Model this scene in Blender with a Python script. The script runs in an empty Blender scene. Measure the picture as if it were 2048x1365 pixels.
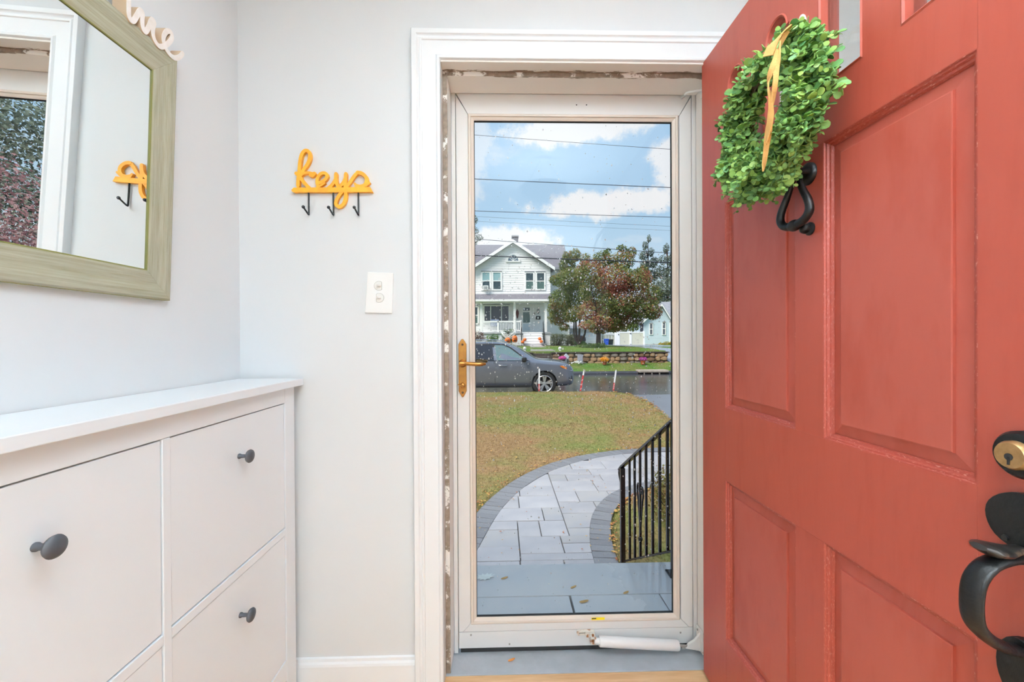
import bpy, bmesh, math, random
import numpy as np
from mathutils import Vector, Matrix, Euler, noise as mnoise
from mathutils.geometry import tessellate_polygon
random.seed(7)
RND = random.Random(11)
SC = bpy.context.scene
COL = SC.collection
R = math.radians

# ------------------------------------------------------------------ camera
FPX, YAW, PITCH, ROLL, EYE = 829.23, 1.385, 0.276, 0.305, 1.1364
_y, _p, _r = R(YAW), R(PITCH), R(ROLL)
FW = Vector((math.sin(_y)*math.cos(_p), math.cos(_y)*math.cos(_p), -math.sin(_p)))
_rt = Vector((math.cos(_y), -math.sin(_y), 0))
_up = _rt.cross(FW)
RT = math.cos(_r)*_rt - math.sin(_r)*_up
UP = math.cos(_r)*_up + math.sin(_r)*_rt
cam_data = bpy.data.cameras.new('camera')
cam_data.sensor_width = 36.0
cam_data.lens = FPX/2048*36
cam_data.clip_start = 0.02
cam_data.clip_end = 400
cam = bpy.data.objects.new('camera', cam_data)
COL.objects.link(cam)
m = Matrix.Identity(4)
for i in range(3):
    m[i][0] = RT[i]; m[i][1] = UP[i]; m[i][2] = -FW[i]
m[2][3] = EYE
cam.matrix_world = m
SC.camera = cam

# ------------------------------------------------------------------ view and sampling quality
SC.view_settings.view_transform = 'Standard'
SC.view_settings.look = 'None'
SC.view_settings.gamma = 1.0
SC.view_settings.use_curve_mapping = False
SC.view_settings.exposure = 0.0
try:
    SC.cycles.use_denoising = True
    SC.cycles.max_bounces = 14
    SC.cycles.diffuse_bounces = 6
    SC.cycles.glossy_bounces = 6
    SC.cycles.transmission_bounces = 8
    SC.cycles.transparent_max_bounces = 24
    SC.cycles.caustics_reflective = False
    SC.cycles.caustics_refractive = False
    SC.cycles.sample_clamp_indirect = 8.0
except Exception:
    pass

def lin(c):
    c = c/255.0
    return c/12.92 if c <= 0.04045 else ((c+0.055)/1.055)**2.4
def rgb(c):
    return (lin(c[0]), lin(c[1]), lin(c[2]), 1.0)

# ------------------------------------------------------------------ world: pale autumn sky with cumulus
W = bpy.data.worlds.new('sky'); SC.world = W; W.use_nodes = True
nt = W.node_tree; nt.nodes.clear()
def wn(t, **k):
    n = nt.nodes.new(t)
    for a, b in k.items(): setattr(n, a, b)
    return n
def link(a, b): nt.links.new(a, b)
geo = wn('ShaderNodeNewGeometry'); tc = wn('ShaderNodeTexCoord')
sep = wn('ShaderNodeSeparateXYZ'); link(tc.outputs['Generated'], sep.inputs[0])
ramp = wn('ShaderNodeValToRGB'); link(sep.outputs['Z'], ramp.inputs[0])
ramp.color_ramp.elements[0].position = 0.0; ramp.color_ramp.elements[0].color = rgb((214, 226, 236))
e = ramp.color_ramp.elements.new(0.16); e.color = rgb((204, 228, 246))
e = ramp.color_ramp.elements.new(0.27); e.color = rgb((182, 217, 245))
e = ramp.color_ramp.elements.new(0.40); e.color = rgb((180, 215, 245))
ramp.color_ramp.elements[-1].position = 0.8; ramp.color_ramp.elements[-1].color = rgb((172, 206, 238))
nz = wn('ShaderNodeTexNoise'); nz.inputs['Scale'].default_value = 3.4; nz.inputs['Detail'].default_value = 7; nz.inputs['Roughness'].default_value = 0.58
mp = wn('ShaderNodeMapping'); mp.inputs['Scale'].default_value = (1.0, 1.0, 2.6); mp.inputs['Location'].default_value = (0.35, 0.2, 0.1)
link(tc.outputs['Generated'], mp.inputs[0]); link(mp.outputs[0], nz.inputs['Vector'])
cl = wn('ShaderNodeMapRange'); cl.inputs['From Min'].default_value = 0.55; cl.inputs['From Max'].default_value = 0.72
cl.inputs['To Max'].default_value = 0.75
link(nz.outputs['Fac'], cl.inputs['Value'])
last = cl.outputs[0]
nf = wn('ShaderNodeTexNoise'); nf.inputs['Scale'].default_value = 17; nf.inputs['Detail'].default_value = 8; nf.inputs['Roughness'].default_value = 0.66
link(tc.outputs['Generated'], nf.inputs['Vector'])
def raydir(x, y):
    d = FW + RT*((x-1024)/FPX) + UP*((682.5-y)/FPX)
    return d.normalized()
# cumulus banks of this sky: direction, half width, half height, softness
for (cx, cy, hw, hh, amt) in [(1235, 404, 150, 25, 1.0), (1160, 258, 125, 24, 0.95), (1345, 305, 40, 30, 0.9), (1362, 350, 46, 36, 0.9),
                              (1020, 480, 95, 26, 0.95), (930, 300, 45, 130, 0.55)]:
    d = raydir(cx, cy)
    sub = wn('ShaderNodeVectorMath', operation='SUBTRACT'); sub.inputs[1].default_value = d
    link(tc.outputs['Generated'], sub.inputs[0])
    mul = wn('ShaderNodeVectorMath', operation='MULTIPLY')
    mul.inputs[1].default_value = (FPX/hw, FPX/hw, FPX/hh)
    link(sub.outputs[0], mul.inputs[0])
    ln = wn('ShaderNodeVectorMath', operation='LENGTH'); link(mul.outputs[0], ln.inputs[0])
    mx = wn('ShaderNodeMath', operation='MULTIPLY_ADD'); link(nf.outputs['Fac'], mx.inputs[0])
    mx.inputs[1].default_value = -2.2; link(ln.outputs['Value'], mx.inputs[2])
    mr = wn('ShaderNodeMapRange'); mr.interpolation_type = 'SMOOTHSTEP'
    mr.inputs['From Min'].default_value = 0.12; mr.inputs['From Max'].default_value = -0.42
    mr.inputs['To Min'].default_value = 0.0; mr.inputs['To Max'].default_value = amt
    link(mx.outputs[0], mr.inputs['Value'])
    mm = wn('ShaderNodeMath', operation='MAXIMUM'); link(last, mm.inputs[0]); link(mr.outputs[0], mm.inputs[1]); last = mm.outputs[0]
mixc = wn('ShaderNodeMixRGB'); link(last, mixc.inputs[0]); link(ramp.outputs[0], mixc.inputs[1]); mixc.inputs[2].default_value = rgb((250, 250, 252))
gnd = wn('ShaderNodeMapRange'); gnd.inputs['From Min'].default_value = -0.02; gnd.inputs['From Max'].default_value = 0.0
link(sep.outputs['Z'], gnd.inputs['Value'])
mixg = wn('ShaderNodeMixRGB'); link(gnd.outputs[0], mixg.inputs[0]); mixg.inputs[1].default_value = rgb((120, 125, 110)); link(mixc.outputs[0], mixg.inputs[2])
bg = wn('ShaderNodeBackground'); link(mixg.outputs[0], bg.inputs[0]); bg.inputs[1].default_value = 0.97
wo = wn('ShaderNodeOutputWorld'); link(bg.outputs[0], wo.inputs[0])

def light(name, kind, loc, energy, color=(1, 1, 1), size=0.3, rot=None, **k):
    d = bpy.data.lights.new(name, kind); d.energy = energy; d.color = color
    if kind == 'AREA':
        d.shape = 'DISK'; d.size = size
    elif kind == 'POINT': d.shadow_soft_size = size
    elif kind == 'SUN': d.angle = size
    o = bpy.data.objects.new(name, d); COL.objects.link(o); o.location = loc
    if rot: o.rotation_euler = rot
    return o
# hazy sun behind the house, high over the roof
sun = light('sun', 'SUN', (-20, -18, 30), 4.9, (1.0, 0.93, 0.84), R(30), (R(40), 0, R(-50)))
# entry ceiling lamp and an unseen rear one added as fill, both aimed upward
LAMPS = [((0.30, 0.10, 2.20), 86.0, 0.26), ((0.40, -2.4, 2.20), 770.0, 0.30)]
for i, (p, en, s) in enumerate(LAMPS):
    light('ceiling_or_fill_lamp', 'AREA', p, en, (0.78, 0.92, 1.0), s, (R(180), 0, 0))

# ------------------------------------------------------------------ helpers: pixel rays to points at a real depth
def ray(x, y): return FW + RT*((x-1024)/FPX) + UP*((682.5-y)/FPX)
O = Vector((0, 0, EYE))
def at(x, y, Y): d = ray(x, y); return O + d*(Y/d.y)
def atX(x, y, X): d = ray(x, y); return O + d*(X/d.x)
def atZ(x, y, Z): d = ray(x, y); return O + d*((Z-EYE)/d.z)

# ------------------------------------------------------------------ materials
MATS = {}
def M(name, col, rough=0.5, metal=0.0, var=0.0, vs=6.0, bump=0.0, bs=40.0, spec=0.5, col2=None, stretch=None, coat=0.0, detail=4, trans=0.0, island=0.0, lo=0.35, hi=0.65):
    if name in MATS: return MATS[name]
    mt = bpy.data.materials.new(name); mt.use_nodes = True; t = mt.node_tree; n = t.nodes; L = t.links
    b = n['Principled BSDF']
    b.inputs['Roughness'].default_value = rough; b.inputs['Metallic'].default_value = metal
    b.inputs['Specular IOR Level'].default_value = spec
    if coat: b.inputs['Coat Weight'].default_value = coat; b.inputs['Coat Roughness'].default_value = 0.08
    if trans: b.inputs['Transmission Weight'].default_value = trans
    c1 = rgb(col)
    b.inputs['Base Color'].default_value = c1
    tcn = n.new('ShaderNodeTexCoord'); mpn = n.new('ShaderNodeMapping'); L.new(tcn.outputs['Object'], mpn.inputs[0])
    if stretch: mpn.inputs['Scale'].default_value = stretch
    out = None
    if col2 is not None or var:
        ns = n.new('ShaderNodeTexNoise'); ns.inputs['Scale'].default_value = vs; ns.inputs['Detail'].default_value = detail; ns.inputs['Roughness'].default_value = 0.6
        L.new(mpn.outputs[0], ns.inputs['Vector'])
        mr = n.new('ShaderNodeMapRange'); mr.inputs['From Min'].default_value = lo; mr.inputs['From Max'].default_value = hi
        L.new(ns.outputs['Fac'], mr.inputs['Value'])
        mx = n.new('ShaderNodeMixRGB'); L.new(mr.outputs[0], mx.inputs[0])
        if col2 is not None:
            mx.inputs[1].default_value = c1; mx.inputs[2].default_value = rgb(col2)
        else:
            mx.inputs[1].default_value = tuple(v*(1-var) for v in c1[:3])+(1,)
            mx.inputs[2].default_value = tuple(min(1, v*(1+var)) for v in c1[:3])+(1,)
        out = mx.outputs[0]
    if island:
        g = n.new('ShaderNodeNewGeometry'); oi = n.new('ShaderNodeObjectInfo')
        ad = n.new('ShaderNodeMath'); ad.operation = 'ADD'; L.new(g.outputs['Random Per Island'], ad.inputs[0]); L.new(oi.outputs['Random'], ad.inputs[1])
        fr = n.new('ShaderNodeMath'); fr.operation = 'FRACT'; L.new(ad.outputs[0], fr.inputs[0])
        m2 = n.new('ShaderNodeMapRange'); m2.inputs['To Min'].default_value = 1-island; m2.inputs['To Max'].default_value = 1+island
        L.new(fr.outputs[0], m2.inputs['Value'])
        hs = n.new('ShaderNodeHueSaturation'); L.new(m2.outputs[0], hs.inputs['Value'])
        m3 = n.new('ShaderNodeMapRange'); m3.inputs['To Min'].default_value = 0.5+island*0.06; m3.inputs['To Max'].default_value = 0.5-island*0.06
        L.new(fr.outputs[0], m3.inputs['Value']); L.new(m3.outputs[0], hs.inputs['Hue'])
        if out is not None: L.new(out, hs.inputs['Color'])
        else: hs.inputs['Color'].default_value = c1
        out = hs.outputs[0]
    if out is not None: L.new(out, b.inputs['Base Color'])
    if bump:
        nb = n.new('ShaderNodeTexNoise'); nb.inputs['Scale'].default_value = bs; nb.inputs['Detail'].default_value = 4
        L.new(mpn.outputs[0], nb.inputs['Vector'])
        bm = n.new('ShaderNodeBump'); bm.inputs['Strength'].default_value = bump; bm.inputs['Distance'].default_value = 0.01
        L.new(nb.outputs['Fac'], bm.inputs['Height']); L.new(bm.outputs[0], b.inputs['Normal'])
    MATS[name] = mt
    return mt
def glass_mat(name, tint=(255, 255, 255), base=0.04, mul=0.9):
    if name in MATS: return MATS[name]
    mt = bpy.data.materials.new(name); mt.use_nodes = True; t = mt.node_tree; n = t.nodes; L = t.links; n.clear()
    o = n.new('ShaderNodeOutputMaterial'); mx = n.new('ShaderNodeMixShader'); tr = n.new('ShaderNodeBsdfTransparent'); gl = n.new('ShaderNodeBsdfGlossy')
    tr.inputs[0].default_value = rgb(tint); gl.inputs['Roughness'].default_value = 0.0
    lw = n.new('ShaderNodeLayerWeight'); lw.inputs[0].default_value = 0.5
    pw = n.new('ShaderNodeMath'); pw.operation = 'POWER'; L.new(lw.outputs['Facing'], pw.inputs[0]); pw.inputs[1].default_value = 5
    ma = n.new('ShaderNodeMath'); ma.operation = 'MULTIPLY_ADD'; L.new(pw.outputs[0], ma.inputs[0]); ma.inputs[1].default_value = mul; ma.inputs[2].default_value = base
    L.new(ma.outputs[0], mx.inputs[0]); L.new(tr.outputs[0], mx.inputs[1]); L.new(gl.outputs[0], mx.inputs[2]); L.new(mx.outputs[0], o.inputs[0])
    MATS[name] = mt; return mt

# ------------------------------------------------------------------ mesh builder
def catmull(pts, k=6):
    P = [Vector(p) for p in pts]
    if len(P) < 3: return P
    out = []
    for i in range(len(P)-1):
        p0 = P[i-1] if i else P[0]*2-P[1]; p1 = P[i]; p2 = P[i+1]; p3 = P[i+2] if i+2 < len(P) else P[-1]*2-P[-2]
        for j in range(k):
            t = j/k
            out.append(0.5*((2*p1)+(p2-p0)*t+(2*p0-5*p1+4*p2-p3)*t*t+(3*p1-p0-3*p2+p3)*t**3))
    out.append(P[-1]); return out
ORG = {}
class MB:
    def __init__(s): s.v = []; s.f = []; s.mi = []; s.cur = 0
    def add(s, vs, fs):
        b = len(s.v); s.v += [tuple(q) for q in vs]
        s.f += [tuple(i+b for i in f) for f in fs]; s.mi += [s.cur]*len(fs); return s
    def box(s, x0, x1, y0, y1, z0, z1):
        vs = [(x, y, z) for z in (z0, z1) for y in (y0, y1) for x in (x0, x1)]
        return s.add(vs, [(0, 2, 3, 1), (4, 5, 7, 6), (0, 1, 5, 4), (2, 6, 7, 3), (0, 4, 6, 2), (1, 3, 7, 5)])
    def obox(s, c, size, rot):
        m = Matrix.Translation(c) @ Euler(rot).to_matrix().to_4x4(); h = [q/2 for q in size]
        vs = [m @ Vector((x*h[0], y*h[1], z*h[2])) for z in (-1, 1) for y in (-1, 1) for x in (-1, 1)]
        return s.add(vs, [(0, 2, 3, 1), (4, 5, 7, 6), (0, 1, 5, 4), (2, 6, 7, 3), (0, 4, 6, 2), (1, 3, 7, 5)])
    def prism(s, poly, f3, a, b, holes=()):
        """poly in 2d; f3(u,v,d) -> 3d; extruded from depth a to b."""
        loops = [list(poly)]+[list(h) for h in holes]
        flat = [p for l in loops for p in l]; n = len(flat)
        tris = tessellate_polygon([[Vector((p[0], p[1], 0)) for p in l] for l in loops]) if (holes or len(poly) > 4) else None
        vs = [f3(p[0], p[1], a) for p in flat]+[f3(p[0], p[1], b) for p in flat]
        fs = []
        if tris is None: fs += [tuple(range(n)), tuple(range(2*n-1, n-1, -1))]
        else:
            for t in tris: fs += [tuple(t), tuple(i+n for i in reversed(t))]
        o = 0
        for l in loops:
            k = len(l)
            for i in range(k): j = (i+1) % k; fs.append((o+i, o+j, n+o+j, n+o+i))
            o += k
        return s.add(vs, fs)
    def tube(s, pts, r, n=8, smooth=0, flat=1.0):
        P = catmull(pts, smooth) if smooth else [Vector(p) for p in pts]
        N = len(P); rs = r if isinstance(r, (list, tuple)) else None
        def rad(i):
            if not rs: return r
            t = i/(N-1)*(len(rs)-1); k = min(int(t), len(rs)-2); return rs[k]+(rs[k+1]-rs[k])*(t-k)
        T = [(P[min(i+1, N-1)]-P[max(i-1, 0)]).normalized() for i in range(N)]
        up = Vector((0, 0, 1)) if abs(T[0].z) < 0.9 else Vector((1, 0, 0))
        u = T[0].cross(up).normalized(); vs = []
        for i in range(N):
            u = (u-T[i]*u.dot(T[i])).normalized(); w = T[i].cross(u); q = rad(i)
            for k in range(n):
                a = 2*math.pi*k/n; vs.append(P[i]+(u*math.cos(a)+w*math.sin(a)*flat)*q)
        fs = [(i*n+k, i*n+(k+1) % n, (i+1)*n+(k+1) % n, (i+1)*n+k) for i in range(N-1) for k in range(n)]
        fs += [tuple(range(n-1, -1, -1)), tuple(range((N-1)*n, N*n))]
        return s.add(vs, fs)
    def lathe(s, prof, c, ax=(0, 0, 1), n=20, sx=1.0, rib=0, ribd=0.0, cap=True):
        ax = Vector(ax).normalized(); up = Vector((0, 0, 1)) if abs(ax.z) < 0.9 else Vector((1, 0, 0))
        u = ax.cross(up).normalized(); w = ax.cross(u); c = Vector(c); vs = []
        for (r, h) in prof:
            for k in range(n):
                a = 2*math.pi*k/n; rr = r*(1-ribd*abs(math.sin(a*rib/2))**0.5 if False else r and (1-ribd*(0.5+0.5*math.cos(a*rib))) or 0) if rib else r
                vs.append(c+ax*h+(u*math.cos(a)*sx+w*math.sin(a))*rr)
        N = len(prof); fs = [(i*n+k, i*n+(k+1) % n, (i+1)*n+(k+1) % n, (i+1)*n+k) for i in range(N-1) for k in range(n)]
        if cap: fs += [tuple(range(n-1, -1, -1)), tuple(range((N-1)*n, N*n))]
        return s.add(vs, fs)
    def ball(s, c, r, nu=12, nv=8):
        r = r if isinstance(r, (tuple, list)) else (r, r, r); vs = [(c[0], c[1], c[2]-r[2])]
        for j in range(1, nv):
            t = math.pi*j/nv-math.pi/2
            for k in range(nu):
                a = 2*math.pi*k/nu; vs.append((c[0]+r[0]*math.cos(t)*math.cos(a), c[1]+r[1]*math.cos(t)*math.sin(a), c[2]+r[2]*math.sin(t)))
        vs.append((c[0], c[1], c[2]+r[2])); e = len(vs)-1
        fs = [(0, 1+(k+1) % nu, 1+k) for k in range(nu)]
        fs += [(1+j*nu+k, 1+j*nu+(k+1) % nu, 1+(j+1)*nu+(k+1) % nu, 1+(j+1)*nu+k) for j in range(nv-2) for k in range(nu)]
        fs += [(e, 1+(nv-2)*nu+k, 1+(nv-2)*nu+(k+1) % nu) for k in range(nu)]
        return s.add(vs, fs)
    def rings(s, rects, f3, cap=True):
        """nested rectangles (u0,u1,v0,v1,d) joined in order."""
        vs = []
        for (u0, u1, v0, v1, d) in rects: vs += [f3(u0, v0, d), f3(u1, v0, d), f3(u1, v1, d), f3(u0, v1, d)]
        fs = [(i*4+k, i*4+(k+1) % 4, i*4+4+(k+1) % 4, i*4+4+k) for i in range(len(rects)-1) for k in range(4)]
        if cap: b = (len(rects)-1)*4; fs.append((b, b+1, b+2, b+3))
        return s.add(vs, fs)
    def stroke(s, pts, w, f3, a, b, k=7, taper=True, mis=None):
        P = catmull([Vector((p[0], p[1], 0)) for p in pts], k); N = len(P); vs = []
        for i, p in enumerate(P):
            t = (P[min(i+1, N-1)]-P[max(i-1, 0)]).normalized(); nrm = Vector((-t.y, t.x, 0))
            ww = w(i/(N-1)) if callable(w) else w
            if taper and (i == 0 or i == N-1): p = p+t*(ww*0.25 if i else -ww*0.25); ww *= 0.55
            l = p+nrm*ww/2; r_ = p-nrm*ww/2
            bb_ = b-1.2e-5*i; aa_ = a+1.2e-5*i; vs += [f3(l.x, l.y, aa_), f3(r_.x, r_.y, aa_), f3(r_.x, r_.y, bb_), f3(l.x, l.y, bb_)]
        fs = [(i*4+q, i*4+(q+1) % 4, i*4+4+(q+1) % 4, i*4+4+q) for i in range(N-1) for q in range(4)]
        fs += [(3, 2, 1, 0), (4*N-4, 4*N-3, 4*N-2, 4*N-1)]
        k0 = len(s.mi); s.add(vs, fs)
        if mis:
            for i in range(N-1):
                for q in range(4): s.mi[k0+i*4+q] = mis[q]
            s.mi[-1] = s.mi[-2] = mis[1]
        return s
    def sweep(s, path, prof, f3, closed=False):
        """mitred profile (offset, depth) along a 2d path; offset to the left of travel."""
        N = len(path); P = [Vector((p[0], p[1])) for p in path]; vs = []; n = len(prof)
        for i in range(N):
            a = P[i]-P[i-1] if (i or closed) else P[1]-P[0]; b = P[(i+1) % N]-P[i] if (i < N-1 or closed) else P[i]-P[i-1]
            a.normalize(); b.normalize(); na = Vector((-a.y, a.x)); nb = Vector((-b.y, b.x)); bi = (na+nb).normalized(); sc = 1/max(0.2, bi.dot(na))
            for (o, d) in prof: q = P[i]+bi*o*sc; vs.append(f3(q.x, q.y, d))
        fs = []
        for i in range(N if closed else N-1):
            j = (i+1) % N
            for k in range(n): k2 = (k+1) % n; fs.append((i*n+k, i*n+k2, j*n+k2, j*n+k))
        if not closed: fs += [tuple(range(n)), tuple(range(N*n-1, (N-1)*n-1, -1))]
        return s.add(vs, fs)
    def xf(s, mat):
        s.v = [tuple(mat @ Vector(q)) for q in s.v]; return s
    def build(s, name, mats, parent=None, smooth=None, bevel=0, seg=2, fix=True, origin=None):
        vs = np.array(s.v, float)
        lo, hi = vs.min(0), vs.max(0)
        org = Vector(((lo[0]+hi[0])/2, (lo[1]+hi[1])/2, lo[2])) if origin is None else Vector(origin)
        me = bpy.data.meshes.new(name); me.from_pydata((vs-np.array(org)).tolist(), [], s.f)
        mats = mats if isinstance(mats, (list, tuple)) else [mats]
        for q in mats: me.materials.append(q)
        if len(mats) > 1: me.polygons.foreach_set('material_index', s.mi)
        if fix and len(s.f) < 60000:
            bm = bmesh.new(); bm.from_mesh(me); bmesh.ops.recalc_face_normals(bm, faces=bm.faces); bm.to_mesh(me); bm.free()
        if smooth is not None:
            me.polygons.foreach_set('use_smooth', [True]*len(me.polygons))
            try: me.set_sharp_from_angle(angle=R(smooth))
            except Exception: pass
        me.update()
        o = bpy.data.objects.new(name, me); COL.objects.link(o); o.location = org; ORG[o.name] = org
        if parent is not None: adopt(o, parent)
        if bevel:
            bv = o.modifiers.new('edge', 'BEVEL'); bv.width = bevel; bv.segments = seg; bv.limit_method = 'ANGLE'; bv.angle_limit = R(40)
        return o
def adopt(o, parent):
    o.parent = parent; o.matrix_parent_inverse = Matrix.Translation(-ORG[parent.name])
def T(name, label, cat, loc, group=None, kind=None):
    o = bpy.data.objects.new(name, None); COL.objects.link(o); o.location = loc; ORG[o.name] = Vector(loc); o.empty_display_size = 0.05
    return tag(o, label, cat, group, kind)
def tag(o, label=None, cat=None, group=None, kind=None):
    if label: o['label'] = label
    if cat: o['category'] = cat
    if group: o['group'] = group
    if kind: o['kind'] = kind
    return o
def ST(o, label=None):
    return tag(o, label, None, None, 'structure')
def inst(name, src, parent, loc, rot=(0, 0, 0), scale=(1, 1, 1), mat=None):
    """a piece sharing mesh data"""
    o = bpy.data.objects.new(name, src); COL.objects.link(o); o.location = loc; o.rotation_euler = rot; o.scale = scale
    if parent is not None: adopt(o, parent)
    return o
XY = lambda z0: None
fXZ = lambda u, v, d: (u, d, v)          # u = x, v = z, depth along y
fYZ = lambda u, v, d: (d, u, v)          # u = y, v = z, depth along x
fXY = lambda u, v, d: (u, v, d)

# ------------------------------------------------------------------ palette
wall_m = M('wall_paint', (222, 224, 226), 0.6, bump=0.03, bs=300, spec=0.3)
trim_m = M('white_trim_paint', (240, 243, 246), 0.35, spec=0.4)
ceil_m = M('ceiling_paint', (250, 250, 250), 0.8)
cab_m = M('cabinet_white', (236, 241, 246), 0.38, spec=0.4)
oak_m = M('oak_floor', (228, 188, 140), 0.35, col2=(202, 156, 110), vs=3, stretch=(1.2, 14, 14), bump=0.05, bs=30)
storm_m = M('white_enamel', (232, 232, 231), 0.4)
bead_m = M('beige_vinyl', (226, 214, 202), 0.45)
sill_m = M('grey_sill_paint', (178, 184, 190), 0.5, var=0.10, vs=7, bump=0.1, bs=60)
black_m = M('black_iron', (15, 15, 16), 0.42, spec=0.32, bump=0.1, bs=120)
knob_m = M('charcoal_knob', (62, 63, 68), 0.5)
brass_m = M('antique_brass', (176, 124, 58), 0.32, 0.85, col2=(142, 100, 52), vs=30)
yellow_m = M('mustard_wood', (240, 170, 46), 0.5, col2=(226, 150, 40), vs=25, bump=0.05, bs=80)
red_m = M('barn_red_paint', (167, 74, 58), 0.42, col2=(160, 67, 51), vs=2.2, bump=0.03, bs=8, stretch=(12, 12, 2), lo=0.5, hi=0.75)
steel_m = M('galvanised', (170, 165, 160), 0.4, 0.7)
darkgap_m = M('dark_gap', (28, 27, 27), 0.8)
white_pl = M('white_plastic', (243, 243, 242), 0.3)

def peel_mat(name, axis_y=1.41, w=0.012):
    """old paint flaked away from the rebate corner, brown wood below"""
    mt = M(name, (246, 244, 240), 0.55); t = mt.node_tree; n = t.nodes; L = t.links; b = n['Principled BSDF']
    g = n.new('ShaderNodeNewGeometry'); sp = n.new('ShaderNodeSeparateXYZ'); L.new(g.outputs['Position'], sp.inputs[0])
    d = n.new('ShaderNodeMath'); d.operation = 'SUBTRACT'; L.new(sp.outputs['Y'], d.inputs[0]); d.inputs[1].default_value = axis_y
    ab = n.new('ShaderNodeMath'); ab.operation = 'ABSOLUTE'; L.new(d.outputs[0], ab.inputs[0])
    mp_ = n.new('ShaderNodeMapping'); mp_.inputs['Scale'].default_value = (9, 60, 9); L.new(g.outputs['Position'], mp_.inputs[0])
    ns = n.new('ShaderNodeTexNoise'); ns.inputs['Scale'].default_value = 1.6; ns.inputs['Detail'].default_value = 8; ns.inputs['Roughness'].default_value = 0.7; L.new(mp_.outputs[0], ns.inputs['Vector'])
    ma = n.new('ShaderNodeMath'); ma.operation = 'MULTIPLY_ADD'; L.new(ns.outputs['Fac'], ma.inputs[0]); ma.inputs[1].default_value = -0.055; L.new(ab.outputs[0], ma.inputs[2])
    mr = n.new('ShaderNodeMapRange'); L.new(ma.outputs[0], mr.inputs['Value']); mr.inputs['From Min'].default_value = -w+0.002; mr.inputs['From Max'].default_value = -w
    n2 = n.new('ShaderNodeTexNoise'); n2.inputs['Scale'].default_value = 7; L.new(mp_.outputs[0], n2.inputs['Vector'])
    br = n.new('ShaderNodeMixRGB'); L.new(n2.outputs['Fac'], br.inputs[0]); br.inputs[1].default_value = rgb((92, 74, 60)); br.inputs[2].default_value = rgb((168, 150, 132))
    mx = n.new('ShaderNodeMixRGB'); L.new(mr.outputs[0], mx.inputs[0]); mx.inputs[1].default_value = rgb((246, 243, 238)); L.new(br.outputs[0], mx.inputs[2])
    L.new(mx.outputs[0], b.inputs['Base Color']); return mt
peel_m = peel_mat('peeling_paint', 1.405, 0.0225)

# ================================================================== ROOM SHELL
LX, BY = -0.8487, 1.365
OX0, OX1, OZ = -0.195, 0.735, 2.040          # door opening
w = MB()
w.box(-1.0, OX0-0.02, BY, 1.50, -0.15, 2.5); w.box(OX1+0.02, 1.75, BY, 1.50, -0.15, 2.5); w.box(OX0-0.02, OX1+0.02, BY, 1.50, OZ+0.02, 2.5)
ST(w.build('wall_back', wall_m), 'pale grey wall around the front doorway')
ST(MB().box(LX-0.12, LX, -4.0, BY, -0.15, 2.5).build('wall_left', wall_m), 'pale grey wall behind the mirror and white cabinet')
ST(MB().box(1.62, 1.75, -4.0, BY, -0.15, 2.5).build('wall_right', wall_m), 'pale grey wall behind the opened red door')
ST(MB().box(LX-0.12, 1.75, -4.12, -4.0, -0.15, 2.5).build('wall_rear', wall_m), 'pale grey wall at the far end of the room')
ST(MB().box(LX-0.12, 1.75, -4.12, 1.5, 2.42, 2.52).build('ceiling', ceil_m), 'flat white ceiling of the entry')
fl = ST(MB().box(LX, 1.62, -4.0, 1.395, -0.16, -0.012).build('floor', M('subfloor', (120, 84, 54), 0.7)), 'honey oak floor inside the doorway')
# oak planks, each a piece of the floor
pm = []
for L_ in (0.95, 1.35, 1.8):
    o = MB().box(0, L_-0.0015, 0, 0.0815, -0.012, 0.0)
    me = o.build('floor_plank', oak_m, None, bevel=0, origin=(0, 0, 0)); pm.append((L_, me.data)); bpy.data.objects.remove(me)
y = 1.395-0.083; row = 0
while y > -2.4:
    x = LX+0.001
    if row == 0:
        th = MB().box(OX0-0.02, 0.76, y, 1.395, -0.012, 0.002).build('plank', oak_m, fl, bevel=0.002)
        segs = [(x, OX0-0.022), (0.762, 1.62)]
    else: segs = [(x, 1.62)]
    for (a, b) in segs:
        x = a
        while x < b-0.02:
            L_, me = pm[RND.randrange(3)]; ln_ = min(L_, b-x)
            inst('plank', me, fl, (x, y, -RND.random()*0.0006), scale=(ln_/L_, 1, 1)); x += ln_
    y -= 0.083; row += 1
# casing round the doorway (mitred profile)
prof = [(0, 0), (0, 0.011), (0.003, 0.0155), (0.010, 0.0165), (0.0155, 0.012), (0.058, 0.0145), (0.060, 0.0185), (0.066, 0.0185), (0.0685, 0.0150), (0.073, 0.0165), (0.077, 0.0225), (0.0905, 0.0235), (0.0925, 0.021), (0.0925, 0)]
cm = MB().sweep([(OX1, 0.0), (OX1, 2.046), (OX0, 2.046), (OX0, 0.0)][::-1], prof, lambda u, v, d: (u, BY-d, v))
ST(cm.build('trim_1', trim_m, smooth=40), 'wide white moulded casing around the front doorway')
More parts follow.
